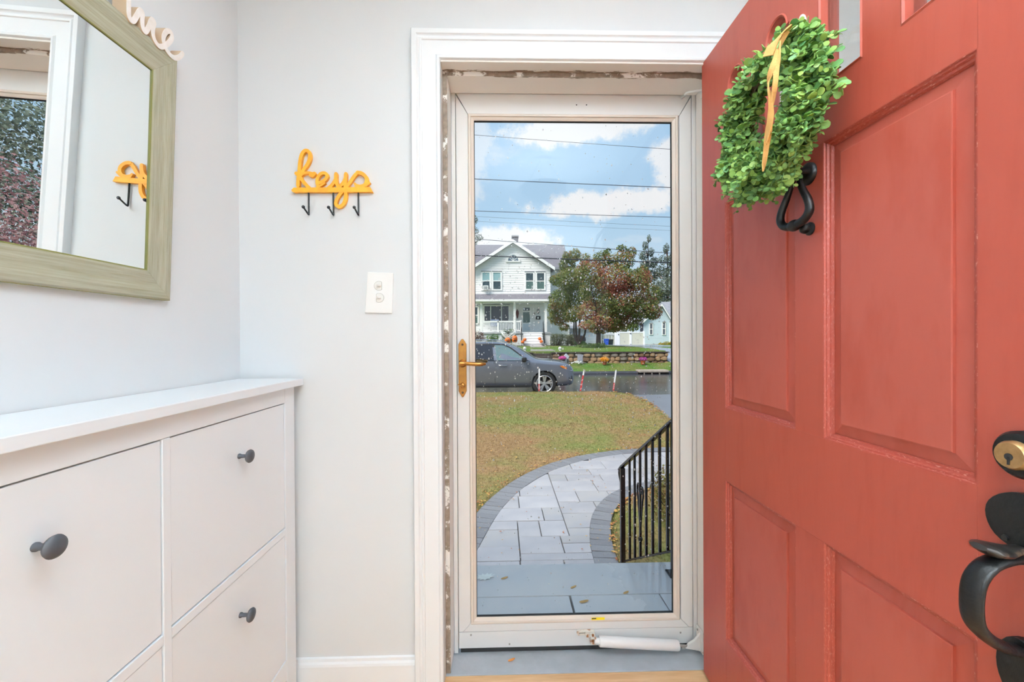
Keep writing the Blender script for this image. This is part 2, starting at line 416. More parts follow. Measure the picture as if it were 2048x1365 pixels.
# jambs with the rebate for the red door and the stop behind it
j = MB()
j.box(OX0-0.02, OX0, BY-0.008, 1.412, 0, OZ+0.02); j.box(OX1, OX1+0.02, BY-0.008, 1.412, 0, OZ+0.02); j.box(OX0, OX1, BY-0.008, 1.412, OZ, OZ+0.02)
j.box(OX0-0.02, OX0+0.0145, 1.408, 1.508, 0, OZ+0.02); j.box(OX1-0.0195, OX1+0.02, 1.408, 1.508, 0, OZ+0.02); j.box(OX0+0.0145, OX1-0.0195, 1.408, 1.508, OZ-0.013, OZ+0.02)
ST(j.build('trim_2', peel_m, bevel=0.0012), 'cream door jamb and stop with flaking paint')
s = MB(); s.add([(OX0-0.02, 1.398, -0.1), (OX1+0.02, 1.398, -0.1), (OX1+0.02, 1.60, -0.1), (OX0-0.02, 1.60, -0.1), (OX0-0.02, 1.398, 0.001), (OX1+0.02, 1.398, 0.001), (OX1+0.02, 1.60, -0.024), (OX0-0.02, 1.60, -0.024)],
    [(0, 3, 2, 1), (4, 5, 6, 7), (0, 1, 5, 4), (1, 2, 6, 5), (2, 3, 7, 6), (3, 0, 4, 7)])
ST(s.build('trim_3', sill_m, bevel=0.002), 'grey painted door sill')
# baseboards
bp = [(0, 0), (0.013, 0), (0.013, 0.075), (0.011, 0.082), (0.007, 0.088), (0.006, 0.097), (0, 0.1)]
bb = MB().prism([(BY-a, b) for a, b in bp], fYZ, LX, OX0-0.0925)
ST(bb.build('baseboard_back', trim_m), 'white baseboard beside the cabinet')
bb = MB().prism([(BY-a, b) for a, b in bp], fYZ, OX1+0.0925, 1.62)
ST(bb.build('baseboard_right', trim_m), 'white baseboard behind the opened door')
bb = MB().prism([(1.62-a, b) for a, b in bp], lambda u, v, d: (u, d, v), -4.0, BY-.013)
ST(bb.build('baseboard_side', trim_m), 'white baseboard along the wall behind the red door')
# invented bowls around the lamps, shaped to bounce their light softly
for i, (p, en, s_) in enumerate(LAMPS):
    t = T('ceiling_or_fill_light', ['entry hall ceiling light in a made-up white bowl', 'added white bowl fill light at the rear of the room'][i], 'ceiling light', (p[0], p[1], 2.42))
    for a in (0.3, 2.4, 4.5): MB().tube([(p[0]+.03*math.cos(a), p[1]+.03*math.sin(a), 2.40), (p[0]+s_*.6*math.cos(a), p[1]+s_*.6*math.sin(a), p[2]+.015)], .004, 6).build('rod', steel_m, t)
    MB().lathe([(0.005, 0), (.06, 0), (.06, -.02), (0.005, -.02)], (p[0], p[1], 2.42), n=24).build('canopy', white_pl, t, smooth=40)
    MB().lathe([(s_*.64, .02), (s_*.62, -.02), (s_*.45, -.06), (s_*.2, -.08), (0.004, -.085), (0.004, -.07), (s_*.2, -.066), (s_*.43, -.045), (s_*.60, -.01), (s_*.625, .02), (s_*.64, .02)], (p[0], p[1], p[2]), n=32, cap=False).build('bowl', white_pl, t, smooth=60)

# ================================================================== STORM DOOR (closed, seen from inside)
SY = 1.5126
SX0, SX1, SZ0, SZ1 = -0.163, 0.700, 0.0065, 2.030
GX0, GX1, GZ0, GZ1 = -0.0985, 0.6315, 0.114, 1.936
door2 = T('door_2', 'white storm door with one tall rain-spotted glass pane', None, (0.27, SY, 0), kind='structure')
f = MB()   # the slim fixed frame
for q in ((-0.1795, -0.165), (0.7015, 0.7155)): f.box(q[0], q[1], SY-0.004, SY+0.03, -0.008, 2.035)
f.box(-0.165, 0.7015, SY-0.004, SY+0.03, 2.0315, 2.037)
f.build('fixed_frame', storm_m, door2, bevel=0.001)
g = 0.0005
IX0, IX1, IZ0, IZ1 = -0.1195, 0.6555, 0.0985, 1.953
ft = (SY+0.0, SY+0.032)
def member(name, poly, mat=storm_m, bv=0.0012):
    return MB().prism(poly, fXZ, ft[0], ft[1]).build(name, mat, door2, bevel=bv)
member('stile', [(SX0, 0.067), (-0.148-g, 0.067), (IX0-g, IZ0-g), (IX0-g, IZ1+g), (SX0, SZ1-0.006)])
member('stile', [(SX1, 0.067), (0.686+g, 0.067), (IX1+g, IZ0-g), (IX1+g, IZ1+g), (SX1, SZ1-0.006)])
member('top_rail', [(SX0+0.0015, SZ1), (SX1-0.0015, SZ1), (IX1, IZ1+2*g), (IX0, IZ1+2*g)])
member('bottom_rail', [(-0.148+g, 0.067), (0.686-g, 0.067), (IX1-g, IZ0-g), (IX0+g, IZ0-g)])
kp = member('kick_plate', [(SX0, SZ0), (SX1, SZ0), (SX1, 0.0655), (SX0, 0.0655)])
sw = MB().box(SX0+0.006, SX1-0.006, SY+0.006, SY+0.026, -0.012, SZ0); sw.build('sweep', darkgap_m, door2)  # dark strip filling the gap under the door, standing in for its shade
bd = MB().sweep([(GX0, GZ0), (GX0, GZ1), (GX1, GZ1), (GX1, GZ0)], [(0.0, 0.014), (0.0, 0.008), (0.003, 0.006), (0.010, 0.0025), (0.0115, -0.002), (0.0165, -0.0025), (0.0205, 0.0), (0.0205, 0.02), (0, 0.02)], lambda u, v, d: (u, SY+d, v), closed=True)
bd.build('glazing_bead', bead_m, door2, smooth=30)
gk = MB().sweep([(GX0, GZ0), (GX0, GZ1), (GX1, GZ1), (GX1, GZ0)], [(-0.0018, 0.0105), (0.001, 0.0105), (0.001, 0.02), (-0.0018, 0.02)], lambda u, v, d: (u, SY+d, v), closed=True)
gk.build('gasket', darkgap_m, door2)
pane = MB().box(GX0-0.005, GX1+0.005, SY+0.0145, SY+0.0185, GZ0-0.005, GZ1+0.005).build('pane', glass_mat('storm_glass', (252, 253, 253), 0.014, 0.85), door2)
# rain on the outer face
drop_m = bpy.data.materials.new('rain_water'); drop_m.use_nodes = True
dn = drop_m.node_tree.nodes; dn.clear(); dl = drop_m.node_tree.links
go = dn.new('ShaderNodeOutputMaterial'); gg = dn.new('ShaderNodeBsdfRefraction'); gg.inputs['IOR'].default_value = 1.33; gg.inputs['Roughness'].default_value = 0.12
df = dn.new('ShaderNodeBsdfDiffuse'); df.inputs[0].default_value = (0.95, 0.95, 0.97, 1)
ms = dn.new('ShaderNodeMixShader'); ms.inputs[0].default_value = 0.58; dl.new(gg.outputs[0], ms.inputs[1]); dl.new(df.outputs[0], ms.inputs[2]); dl.new(ms.outputs[0], go.inputs[0])
rd = MB(); yq = SY+0.0187
def drop(x, z, r, k):
    n = 6; vs = []
    for (rr, h) in ((1, 0), (0.75, 0.42)):
        for q in range(n):
            a = 2*math.pi*q/n; vs.append((x+math.cos(a)*r*rr, yq+h*r, z+math.sin(a)*r*rr*k))
    vs.append((x, yq+0.62*r, z))
    rd.add(vs, [(q, (q+1) % n, n+(q+1) % n, n+q) for q in range(n)]+[(n+q, n+(q+1) % n, 2*n) for q in range(n)]+[tuple(range(n-1, -1, -1))])
rr = random.Random(5)
for i in range(5200):
    x = rr.uniform(GX0+.004, GX1-.004); z = rr.uniform(GZ0+.01, GZ1-.01)
    # rain drove against the middle of the pane, thickest beside the latch
    den = 0.95 if 0.85 < z < 1.48 else ((0.34 if x > .44 else 0.12) if 0.25 < z <= 0.85 else 0.10)
    if 1.05 < z < 1.5 and x < 0.12: den = 1.0
    elif 0.85 < z < 1.48: den = 0.55
    if rr.random() > den: continue
    r_ = min(0.0032, 0.0008+abs(rr.gauss(0, 0.0010))); drop(x, z, r_, rr.uniform(0.9, 1.7))
tag(rd.build('raindrops', drop_m, door2, smooth=80, fix=False), kind='stuff')
# small marks, screws, holes
for (px, py, r_) in ((1153, 210, .0022), (1173, 210, .0022)):
    p = at(px, py, SY); MB().lathe([(r_, 0), (r_, .0006)], (p.x, SY-.0005, p.z), (0, 1, 0), 10).build('screw_hole', darkgap_m, door2)
for (px, py) in ((942, 1271), (1361, 1266), (1019, 1289)):
    p = at(px, py, SY); MB().lathe([(.0035, 0.001), (.003, -.0015), (0.0008, -.002)], (p.x, SY, p.z), (0, 1, 0), 10).build('screw', steel_m, kp)
p = at(1196, 1238, SY-.002)
st = MB().box(p.x-.0245, p.x+.0245, SY-.0032, SY-.0026, p.z-.0045, p.z+.0045).build('sticker', M('yellow_label', (246, 222, 20), 0.5), door2); tag(st, 'narrow yellow sticker with black print')
MB().box(p.x-.023, p.x-.007, SY-.0036, SY-.0032, p.z-.0005, p.z+.0032).build('print', darkgap_m, st)
# latch: brass plate, lever, thumb turn
hx = -0.1435
hp = MB().prism([(hx-.0145, .948), (hx-.0145, 1.118), (hx-.009, 1.128), (hx-.004, 1.135), (hx, 1.138), (hx+.004, 1.135), (hx+.009, 1.128), (hx+.0145, 1.118), (hx+.0145, .948), (hx+.009, .938), (hx+.004, .929), (hx, .925), (hx-.004, .929), (hx-.009, .938)], fXZ, SY-.007, SY+.001).build('latch_plate', brass_m, door2, bevel=.0015)
tag(hp, 'pointed antique brass latch plate')
for z in (1.117, .943): MB().lathe([(.0042, 0), (.0038, -.0015), (.001, -.002)], (hx, SY-.007, z), (0, 1, 0), 12).build('screw', M('dark_screw', (70, 52, 34), .4, .7), hp, smooth=50)
lv = MB(); lv.lathe([(.0145, 0), (.0135, -.006), (.0105, -.010), (.0095, -.030)], (hx, SY-.007, 1.049), (0, 1, 0), 20)
lv.tube([(hx-.006, SY-.042, 1.051), (hx+.006, SY-.042, 1.051), (hx+.03, SY-.045, 1.0495), (hx+.06, SY-.043, 1.048), (hx+.085, SY-.037, 1.0485)], [.0105, .0105, .0082, .0085, .0095, .0105, .006], 12, 5, .8)
lv.build('lever', brass_m, hp, smooth=50)
tt = MB().lathe([(.010, 0), (.0095, -.008), (.007, -.010)], (hx, SY-.007, .969), (0, 1, 0), 16); tt.tube([(hx-.015, SY-.019, .974), (hx-.004, SY-.019, .970), (hx+.010, SY-.018, .964)], [.0045, .007, .0062, .003], 10, 4, .55)
tt.build('thumb_turn', brass_m, hp, smooth=50)
ol = MB().tube([(hx+.004, SY+.05, 1.052), (hx+.04, SY+.075, 1.052), (hx+.088, SY+.07, 1.053)], [.009, .008, .009, .006], 10, 5); ol.tube([(hx, SY+.03, 1.052), (hx, SY+.06, 1.052)], .009, 10)
ol.build('outer_lever', M('dark_brass', (92, 72, 44), .4, .7), door2, smooth=50)
# closer: bracket on the kick plate, white tube, rod and jamb bracket
cl_ = T('door_closer', 'white pneumatic closer tube with rusty rod across the storm door foot', 'door closer', (0.49, SY-.035, .03))
cy = SY-.035
MB().tube([(.343, cy, .0475), (.346, cy, .0473), (.627, cy, .0255), (.631, cy, .0252)], [.0165, .0182, .0182, .0165], 24).build('cylinder', white_pl, cl_, smooth=40)
MB().tube([(.325, cy, .0490), (.345, cy, .0475)], .011, 12).build('end_cap', white_pl, cl_, smooth=40)
MB().tube([(.630, cy, .0252), (.664, cy, .0225)], .0045, 10).build('rod', steel_m, cl_, smooth=40)
b = MB(); b.prism([(.268, .056), (.272, .052), (.300, .053), (.303, .045), (.326, .044), (.333, .052), (.333, .066), (.300, .068), (.272, .067), (.268, .063)], fXZ, SY-.012, SY-.0003, holes=[[(.275, .0575), (.275, .0625), (.298, .0635), (.298, .0585)]])
b.box(.312, .331, SY-.045, SY-.012, .061, .064); b.box(.312, .331, SY-.045, SY-.012, .041, .044)
b.build('mounting_bracket', M('stained_bracket', (230, 226, 216), .5, col2=(168, 110, 66), vs=60, lo=.5, hi=.62), cl_, bevel=.0008)
MB().lathe([(.004, .0), (.004, .034)], (.3215, SY-.032, .036), n=10).build('pin', M('rusty_pin', (150, 104, 64), .6, .4), cl_)
b = MB(); b.prism([(.655, .017), (.668, .032), (.690, .045), (.7135, .074), (.7135, .004), (.690, .010)], fXY if False else (lambda u, v, d: (u, d, v)), SY-.040, SY-.030)
b.box(.7095, .7145, SY-.055, SY-.006, .004, .082)
b.build('jamb_bracket', M('worn_bracket', (240, 238, 234), .45, col2=(176, 112, 66), vs=45, lo=.62, hi=.70), cl_, bevel=.001)
for z in (.018, .070): MB().lathe([(.004, 0), (.003, -.002)], (.7095, SY-.018, z), (1, 0, 0), 10).build('screw', steel_m, cl_)
MB().obox((.648, cy, .018), (.012, .010, .008), (0, .05, 0)).build('hold_clip', steel_m, cl_, bevel=.001)
# chain bracket in the top hinge corner
ch = T('door_chain_stay', 'small white hold-back rod in the upper hinge corner of the doorway', 'door stay', (.68, 1.45, 2.0))
MB().tube([(.655, 1.470, 2.003), (.662, 1.455, 2.006), (.712, 1.44, 2.006)], .0035, 8, 4).build('rod', white_pl, ch, smooth=40)
MB().tube([(.648, 1.480, 2.000), (.656, 1.468, 2.003)], .005, 8).build('hook', steel_m, ch, smooth=40)
MB().box(.706, .7155, 1.425, 1.455, 1.985, 2.018).build('bracket', white_pl, ch, bevel=.001)
# ================================================================== RED FRONT DOOR, opened against the right
D, DT = 0.6696, 0.045
DY0, DY1, DZ0, DZ1 = 0.458, 1.368, 0.018, 2.047
PL, PR = (0.931, 1.229), (0.568, 0.848)      # panel openings (y)
UP_, LO_ = (0.925, 1.542), (0.227, 0.708)
LT = 1.655                                   # bottom of the lights
door1 = T('door_1', 'barn red panelled front door standing open into the hall', None, (D+DT/2, DY1, DZ0), kind='structure')
fD = lambda u, v, d: (D+d, u, v)
def rail(name, y0, y1, z0, z1): return MB().box(D, D+DT, y0, y1, z0, z1).build(name, red_m, door1, bevel=.0004, seg=1)
g = .0
rail('stile', PL[1]+g, DY1, DZ0, DZ1); rail('stile', DY0, PR[0]-g, DZ0, DZ1)
rail('bottom_rail', PR[0], PL[1], DZ0, LO_[0]); rail('lock_rail', PR[0], PL[1], LO_[1], UP_[0])
rail('mullion', PR[1], PL[0], LO_[0]+g, LO_[1]-g); rail('mullion', PR[1], PL[0], UP_[0]+g, UP_[1]-g)
LC = [1.1725, 0.995, 0.8075, 0.6265]; HW = [.0535, .0525, .0535, .0535]
def tomb(c, hw, z0, zs, r, inset=0.0, n=14):
    hw -= inset; z0 += inset; zs -= inset*.6; r -= inset
    pts = [(c-hw, z0), (c+hw, z0), (c+hw, zs), (c+r, zs)]
    for i in range(1, n): a = math.pi*i/n; pts.append((c+r*math.cos(a), zs+r*math.sin(a)*1.05))
    return pts+[(c-r, zs), (c-hw, zs)]
holes = [tomb(c, h, LT, 1.872, .0405) for c, h in zip(LC, HW)]
MB().prism([(PR[0], UP_[1]), (PL[1], UP_[1]), (PL[1], DZ1), (PR[0], DZ1)], fD, 0, DT, holes=holes).build('top_rail', red_m, door1)
for c, h in zip(LC, HW):
    pts = tomb(c, h, LT, 1.872, .0405)
    MB().sweep(pts[::-1], [(-.0062, .001), (-.003, -.0018), (.0005, .0005), (.0005, .003), (.006, .010), (.006, .016), (-.0062, .016)], fD, closed=True).build('light_moulding', red_m, door1, smooth=30)
    MB().prism(tomb(c, h, LT, 1.872, .0405, -.004), fD, .018, .022).build('pane', glass_mat('door_glass', (245, 248, 248), .05, .85), door1)
chip_m = M('red_paint_chipped', (158, 66, 52), .42, col2=(206, 142, 128), vs=22, stretch=(60, 6, 6), lo=.57, hi=.72, bump=.05, bs=60)
pan_m = M('red_panel_paint', (170, 80, 66), .45, col2=(163, 70, 54), vs=2.2, bump=.05, bs=6, stretch=(6, 6, 2.0), lo=.45, hi=.65)
for (ya, yb) in (PL, PR):
    for (za, zb) in (UP_, LO_):
        q = lambda i, d: (ya+i, yb-i, za+i, zb-i, d)
        MB().rings([q(-.0005, .02), q(-.0005, .0003), q(.0012, .0003), q(.003, .003), q(.0055, .0035), q(.0075, .0075), q(.011, .0085), q(.0135, .0125), q(.0135, .02)], fD, False).build('panel_moulding', chip_m, door1)
        MB().rings([q(.012, .03), q(.012, .0135), q(.036, .0095), q(.0368, .0055), q(.039, .0048)], fD).build('panel', pan_m, door1)
        MB().rings([q(.012, .034), q(.04, .041), q(.042, .0435)], fD).build('rear_panel', red_m, door1)
# hinge leaves on the hinge edge
for z in (.25, 1.05, 1.82):
    MB().tube([(D+DT+.004, DY1+.003, z), (D+DT+.004, DY1+.003, z+.09)], .006, 10).build('hinge', steel_m, door1, smooth=40)
# knocker
kc = .888
kn = T_kn = MB(); 
kn.lathe([(.024, 0), (.024, -.005), (.018, -.010), (.011, -.013)], (D, kc, 1.492), (1, 0, 0), 20); kn.tube([(D-.012, kc-.016, 1.492), (D-.03, kc-.016, 1.492)], .006, 8); kn.tube([(D-.012, kc+.016, 1.492), (D-.03, kc+.016, 1.492)], .006, 8)
kb = kn.build('knocker', black_m, door1, smooth=50); tag(kb, 'black iron ring knocker')
X_ = D-.030
MB().tube([(X_+.004, kc+.007, 1.492), (X_, kc+.013, 1.470), (X_-.002, kc+.026, 1.445), (X_-.003, kc+.041, 1.420), (X_-.003, kc+.044, 1.402), (X_-.003, kc+.034, 1.388), (X_-.003, kc+.015, 1.381), (X_-.003, kc-.005, 1.380), (X_-.003, kc-.030, 1.385), (X_-.003, kc-.045, 1.399), (X_-.003, kc-.042, 1.420), (X_-.002, kc-.026, 1.447), (X_, kc-.013, 1.470), (X_+.004, kc-.007, 1.492)],
    [.0050, .0058, .0072, .008, .0085, .0085, .009, .009, .0085, .0085, .008, .0072, .0058, .0050], 12, 5).build('ring', black_m, kb, smooth=60)
MB().ball((X_-.003, kc, 1.380), (.0125, .0165, .0125), 16, 10).build('striker', black_m, kb, smooth=60)
MB().lathe([(.004, -.022), (.009, -.018), (.011, -.012), (.0085, -.006), (.014, -.003), (.014, 0)], (D, kc-.004, 1.372), (1, 0, 0), 18).build('strike_plate', black_m, kb, smooth=60)
# deadbolt and colonial handle set
hy = .511
db = MB().lathe([(.0305, 0), (.0305, -.010), (.027, -.015), (.020, -.0165), (.001, -.0165)], (D, hy, .985), (1, 0, 0), 32).build('deadbolt', black_m, door1, smooth=40); tag(db, 'black deadbolt rose with brass keyhole')
MB().lathe([(.0185, -.015), (.0185, -.022), (.016, -.0265), (.001, -.0265)], (D, hy, .985), (1, 0, 0), 28).build('cylinder', M('worn_brass', (166, 132, 88), .35, .7, var=.2, vs=60), db, smooth=40)
kh = MB().lathe([(.0045, -.0264), (.0045, -.0272), (.0005, -.0272)], (D, hy, .983), (1, 0, 0), 14); kh.box(D-.0275, D-.0264, hy-.0012, hy+.0012, .973, .983); kh.build('keyhole', darkgap_m, db)
up = MB()
pl = [(hy+.040*math.cos(a)*(1-.18*math.sin(a)**3), .899+.037*math.sin(a)) for a in [2*math.pi*i/30 for i in range(30)]]
up.prism(pl, fD, -.010, 0); hs = up.build('handle_set', black_m, door1, bevel=.004, seg=3); tag(hs, 'black forged thumb-latch handle')
MB().lathe([(.004, -.010), (.0036, -.0125), (.001, -.013)], (D, hy+.016, .872), (1, 0, 0), 12).build('screw', M('dull_screw', (60, 60, 60), .3, .8), hs, smooth=50)
tb = MB().tube([(D-.004, hy, .866), (D-.03, hy, .864), (D-.052, hy, .866), (D-.066, hy, .870)], [.008, .012, .019, .020, .010], 14, 5, .38)
tb.build('thumb_piece', M('worn_iron', (52, 48, 46), .3, .5, col2=(140, 112, 92), vs=45, lo=.55, hi=.66), hs, smooth=50)
MB().tube([(D-.006, hy, .852), (D-.03, hy, .853), (D-.055, hy, .845), (D-.071, hy, .825), (D-.075, hy, .795), (D-.070, hy, .770), (D-.050, hy, .750), (D-.025, hy, .738), (D-.006, hy, .735)], [.010, .012, .013, .0135, .0135, .0135, .013, .012, .010], 14, 5, .55).build('grip', black_m, hs, smooth=50)
lp = [(hy+.026*math.cos(a), .708+.042*math.sin(a)) for a in [2*math.pi*i/26 for i in range(26)]]
MB().prism(lp, fD, -.012, 0).build('lower_plate', black_m, hs, bevel=.004, seg=3)

# ================================================================== WREATH on the door
hk = T('adhesive_hook', 'white stick-on hook holding the wreath on the red door', 'hook', (D, .905, 1.81))
MB().prism([(.905+.014*math.cos(a), 1.815+(.036 if math.sin(a) > 0 else .02)*math.sin(a)) for a in [2*math.pi*i/20 for i in range(20)]], fD, -.005, 0).build('plate', white_pl, hk, bevel=.0015)
MB().tube([(D-.004, .905, 1.803), (D-.016, .905, 1.800), (D-.022, .905, 1.808)], [.006, .006, .004], 10, 4).build('peg', white_pl, hk, smooth=50)
WC = Vector((0.604, 0.918, 1.640)); WR = .118
wr = T('wreath', 'round green artificial boxwood wreath hanging on the red door', 'wreath', (WC.x, WC.y, WC.z))
core = MB(); ringp = [(WC.x+.018, WC.y+WR*math.cos(a), WC.z+WR*1.02*math.sin(a)) for a in [2*math.pi*i/40 for i in range(41)]]
core.tube(ringp, .017, 8); core.build('twig_ring', M('twig', (92, 74, 48), .8, var=.3, vs=60, bump=.4, bs=90), wr)
leaf_m = M('wreath_leaf', (108, 148, 66), .5, col2=(140, 172, 88), vs=20, island=.30, spec=.35)
leaf_d = M('wreath_leaf_deep', (90, 138, 80), .5, col2=(116, 154, 76), vs=20, island=.30, spec=.35)
stem_m = M('wreath_stem', (112, 158, 96), .5)
def leaf_mesh(name, L_, Wd, mat):
    vs = [(0, 0, 0), (.30*L_, -Wd*.40, .06*L_), (.30*L_, 0, .02*L_), (.30*L_, Wd*.40, .06*L_), (.68*L_, -Wd*.5, .05*L_), (.68*L_, 0, .0), (.68*L_, Wd*.5, .05*L_), (.93*L_, -Wd*.27, -.02*L_), (.98*L_, 0, -.05*L_), (.93*L_, Wd*.27, -.02*L_)]
    top = [(0, 1, 2), (0, 2, 3), (1, 4, 5, 2), (2, 5, 6, 3), (4, 7, 8, 5), (5, 8, 9, 6)]
    th = .0011; n = len(vs); vs2 = vs+[(x, y, z-th) for x, y, z in vs]
    rim = [0, 1, 4, 7, 8, 9, 6, 3]
    fs = top+[tuple(i+n for i in reversed(q)) for q in top]+[(rim[i], rim[i]+n, rim[(i+1) % 8]+n, rim[(i+1) % 8]) for i in range(8)]
    me = bpy.data.meshes.new(name); me.from_pydata(vs2, [], fs); me.materials.append(mat)
    me.polygons.foreach_set('use_smooth', [True]*len(me.polygons)); me.update(); return me, vs2, fs
LM = [leaf_mesh('wreath_leaf_broad', .0200, .0168, leaf_m), leaf_mesh('wreath_leaf_long', .0210, .0134, leaf_d), leaf_mesh('wreath_leaf_small', .0162, .0124, leaf_m)]
leaves = []; stems = MB(); rw = random.Random(21)
def sprig(th, dist, ph, length, nl):
    ca, sa = math.cos(th), math.sin(th)
    base = Vector((WC.x+.016, WC.y+WR*ca, WC.z+WR*1.02*sa))
    rad = Vector((0, ca, sa)); front = Vector((-1, 0, 0))
    d = (rad*math.cos(ph)+front*math.sin(ph)).normalized()
    pts = []; p = base+d*.010; v = d.copy()
    for i in range(7):
        pts.append(p.copy()); p = p+v*(length/6)
        v = (v+Vector((-.02, 0, -.20-.16*(i/6)))+Vector((rw.uniform(-.06, .06), rw.uniform(-.08, .08), 0))).normalized()
        if p.x > D-.012: p.x = D-.012-rw.random()*.004
    P = catmull(pts, 3); stems.tube(P, [.0013, .001, .0006], 4)
    for k in range(nl):
        t = (k+.6)/nl; q = P[min(int(t*(len(P)-1)), len(P)-2)]; tn = (P[min(int(t*(len(P)-1))+1, len(P)-1)]-q).normalized()
        side = tn.cross(Vector((rw.uniform(-1, .3), rw.uniform(-1, .5), rw.uniform(-.4, .9)))).normalized()
        for sg in (1, -1):
            if rw.random() < .06: continue
            ld = (side*sg+tn*.55+Vector((rw.uniform(-.25, .05), rw.uniform(-.25, .25), rw.uniform(-.1, .25)))).normalized()
            up = (ld.cross(side*sg if abs(ld.dot(side)) < .9 else tn)).normalized()
            nrm = (tn*-.4+Vector((-.75+rw.uniform(-.6, .6), -.55+rw.uniform(-.7, .7), .15+rw.uniform(-.7, .7)))); nrm = (nrm-ld*nrm.dot(ld)).normalized()
            yv = nrm.cross(ld)
            mt = Matrix(((ld.x, yv.x, nrm.x, q.x), (ld.y, yv.y, nrm.y, q.y), (ld.z, yv.z, nrm.z, q.z), (0, 0, 0, 1)))
            s_ = rw.uniform(.66, 1.08)*(1.0 if k < nl-2 else .7)
            if (mt @ Vector((.016, 0, 0))).x > D-.003: continue
            leaves.append((mt @ Matrix.Scale(s_, 4), rw.choice((0, 0, 1, 1, 2)), k))
N = 440
for i in range(N):
    th = 2*math.pi*(i+rw.random())/N
    top = math.sin(th)
    if top > .80 and rw.random() < .80: continue          # the ribbon wraps a barer stretch at the top
    kind = i % 4
    ph = (rw.uniform(.9, 1.9), rw.uniform(-.1, .9), rw.uniform(1.9, 3.2), rw.uniform(.3, 2.4))[kind]
    sprig(th, 0, ph, rw.uniform(.04, .072) if top > -.3 else rw.uniform(.04, .070), rw.randint(6, 9))
for i in range(46):          # loose tails hanging below the ring
    sprig(rw.uniform(3.5, 5.9), 0, rw.uniform(.5, 1.7), rw.uniform(.075, .100), rw.randint(8, 11))
vis = sorted(leaves, key=lambda l: (l[0].translation-O).length+(l[0].translation.x-.5)*1.2)
tag(stems.build('stems', stem_m, wr, smooth=60), kind='stuff')
rest = [MB(), MB()]
for i, (mt, k, _) in enumerate(vis):
    if i < 300:
        o = bpy.data.objects.new('leaf', LM[k][0]); COL.objects.link(o); o.parent = wr; o.matrix_parent_inverse = Matrix.Translation(-ORG[wr.name]); o.matrix_basis = mt
    else:
        rest[k % 2].add([mt @ Vector(q) for q in LM[k][1]], LM[k][2])
for i, r_ in enumerate(rest): tag(r_.build('foliage', [leaf_m, leaf_d][i], wr, smooth=80, fix=False), kind='stuff')
# twisted ribbon
rb = T('ribbon', 'tan twisted ribbon looped over the top of the green wreath', 'ribbon', (.57, .88, 1.8))
rib_m = M('burlap_ribbon', (222, 174, 104), .85, col2=(206, 154, 88), vs=30, bump=.3, bs=500)
def ribbon(name, pts, width, tw0, tw1):
    P = catmull(pts, 8); n = len(P); vs = []; prev = None
    for i, p in enumerate(P):
        t = (P[min(i+1, n-1)]-P[max(i-1, 0)]).normalized(); a = tw0+(tw1-tw0)*i/(n-1)
        s_ = t.cross(Vector((-1, .12, .1))).normalized(); f_ = s_.cross(t)
        wv = (s_*math.cos(a)+f_*math.sin(a))*width*(.8+.2*math.cos(a*2))*.5; c = (t.cross(wv)).normalized()*.0012
        vs += [p-wv-c, p+c*.0-c, p+wv-c, p+wv+c, p+c, p-wv+c]
    fs = [(i*6+k, i*6+(k+1) % 6, i*6+6+(k+1) % 6, i*6+6+k) for i in range(n-1) for k in range(6)]+[(5, 4, 3, 2, 1, 0), tuple((n-1)*6+k for k in range(6))]
    return MB().add(vs, fs).build(name, rib_m, rb, smooth=60)
pa = [atX(1600, 58, .632), atX(1590, 50, .600), atX(1572, 66, .562), atX(1558, 95, .535), atX(1553, 125, .520), atX(1551, 160, .517), atX(1546, 200, .518), atX(1540, 240, .522), atX(1534, 285, .525), atX(1530, 315, .526), atX(1526, 343, .527)]
ribbon('strand', pa, .0150, .3, 9.0)
pb = [atX(1600, 50, .618), atX(1574, 62, .568), atX(1550, 82, .530), atX(1536, 112, .520), atX(1545, 96, .54), atX(1552, 112, .528), atX(1546, 150, .515), atX(1538, 180, .512), atX(1543, 215, .514), atX(1540, 250, .518)]
ribbon('strand', pb[:4], .024, .1, .6)
ribbon('strand', [atX(1556, 100, .526), atX(1545, 135, .514), atX(1537, 165, .511), atX(1541, 200, .513), atX(1541, 235, .518), atX(1532, 290, .522)], .0135, 1.9, -3.6)
# ================================================================== SHOE CABINET
CF = -0.662
cab = T('shoe_cabinet', 'slim white shoe cabinet with charcoal knobs along the left wall', 'cabinet', (-.755, .83, 0))
def cbx(name, x0, x1, y0, y1, z0, z1, bv=.0012): return MB().box(x0, x1, y0, y1, z0, z1).build(name, cab_m, cab, bevel=bv)
WLX = LX+.004
cbx('top_board', WLX, -.640, .310, 1.352, .992, 1.0135, .0015)
cbx('side_panel', WLX, CF-.018, 1.317, 1.335, 0, .992); cbx('side_panel', WLX, CF-.018, .330, .348, 0, .992)
cbx('face_stile', CF-.018, CF, 1.279, 1.335, 0, .992); cbx('face_stile', CF-.018, CF, .330, .384, 0, .992)
cbx('divider', CF-.018, CF, .8225, .8415, .1, .9445)
cbx('top_rail', CF-.018, CF, .3845, 1.2785, .945, .992)
for (a, b) in ((.3845, .822), (.842, 1.2785)):
    cbx('middle_rail', CF-.018, CF, a, b, .5425, .5625); cbx('bottom_rail', CF-.018, CF, a, b, .1, .158)
cbx('back_board', WLX, WLX+.004, .348, 1.317, .1, .99, 0); cbx('inner_shelf', WLX+.004, CF-.02, .348, 1.317, .14, .156, 0)
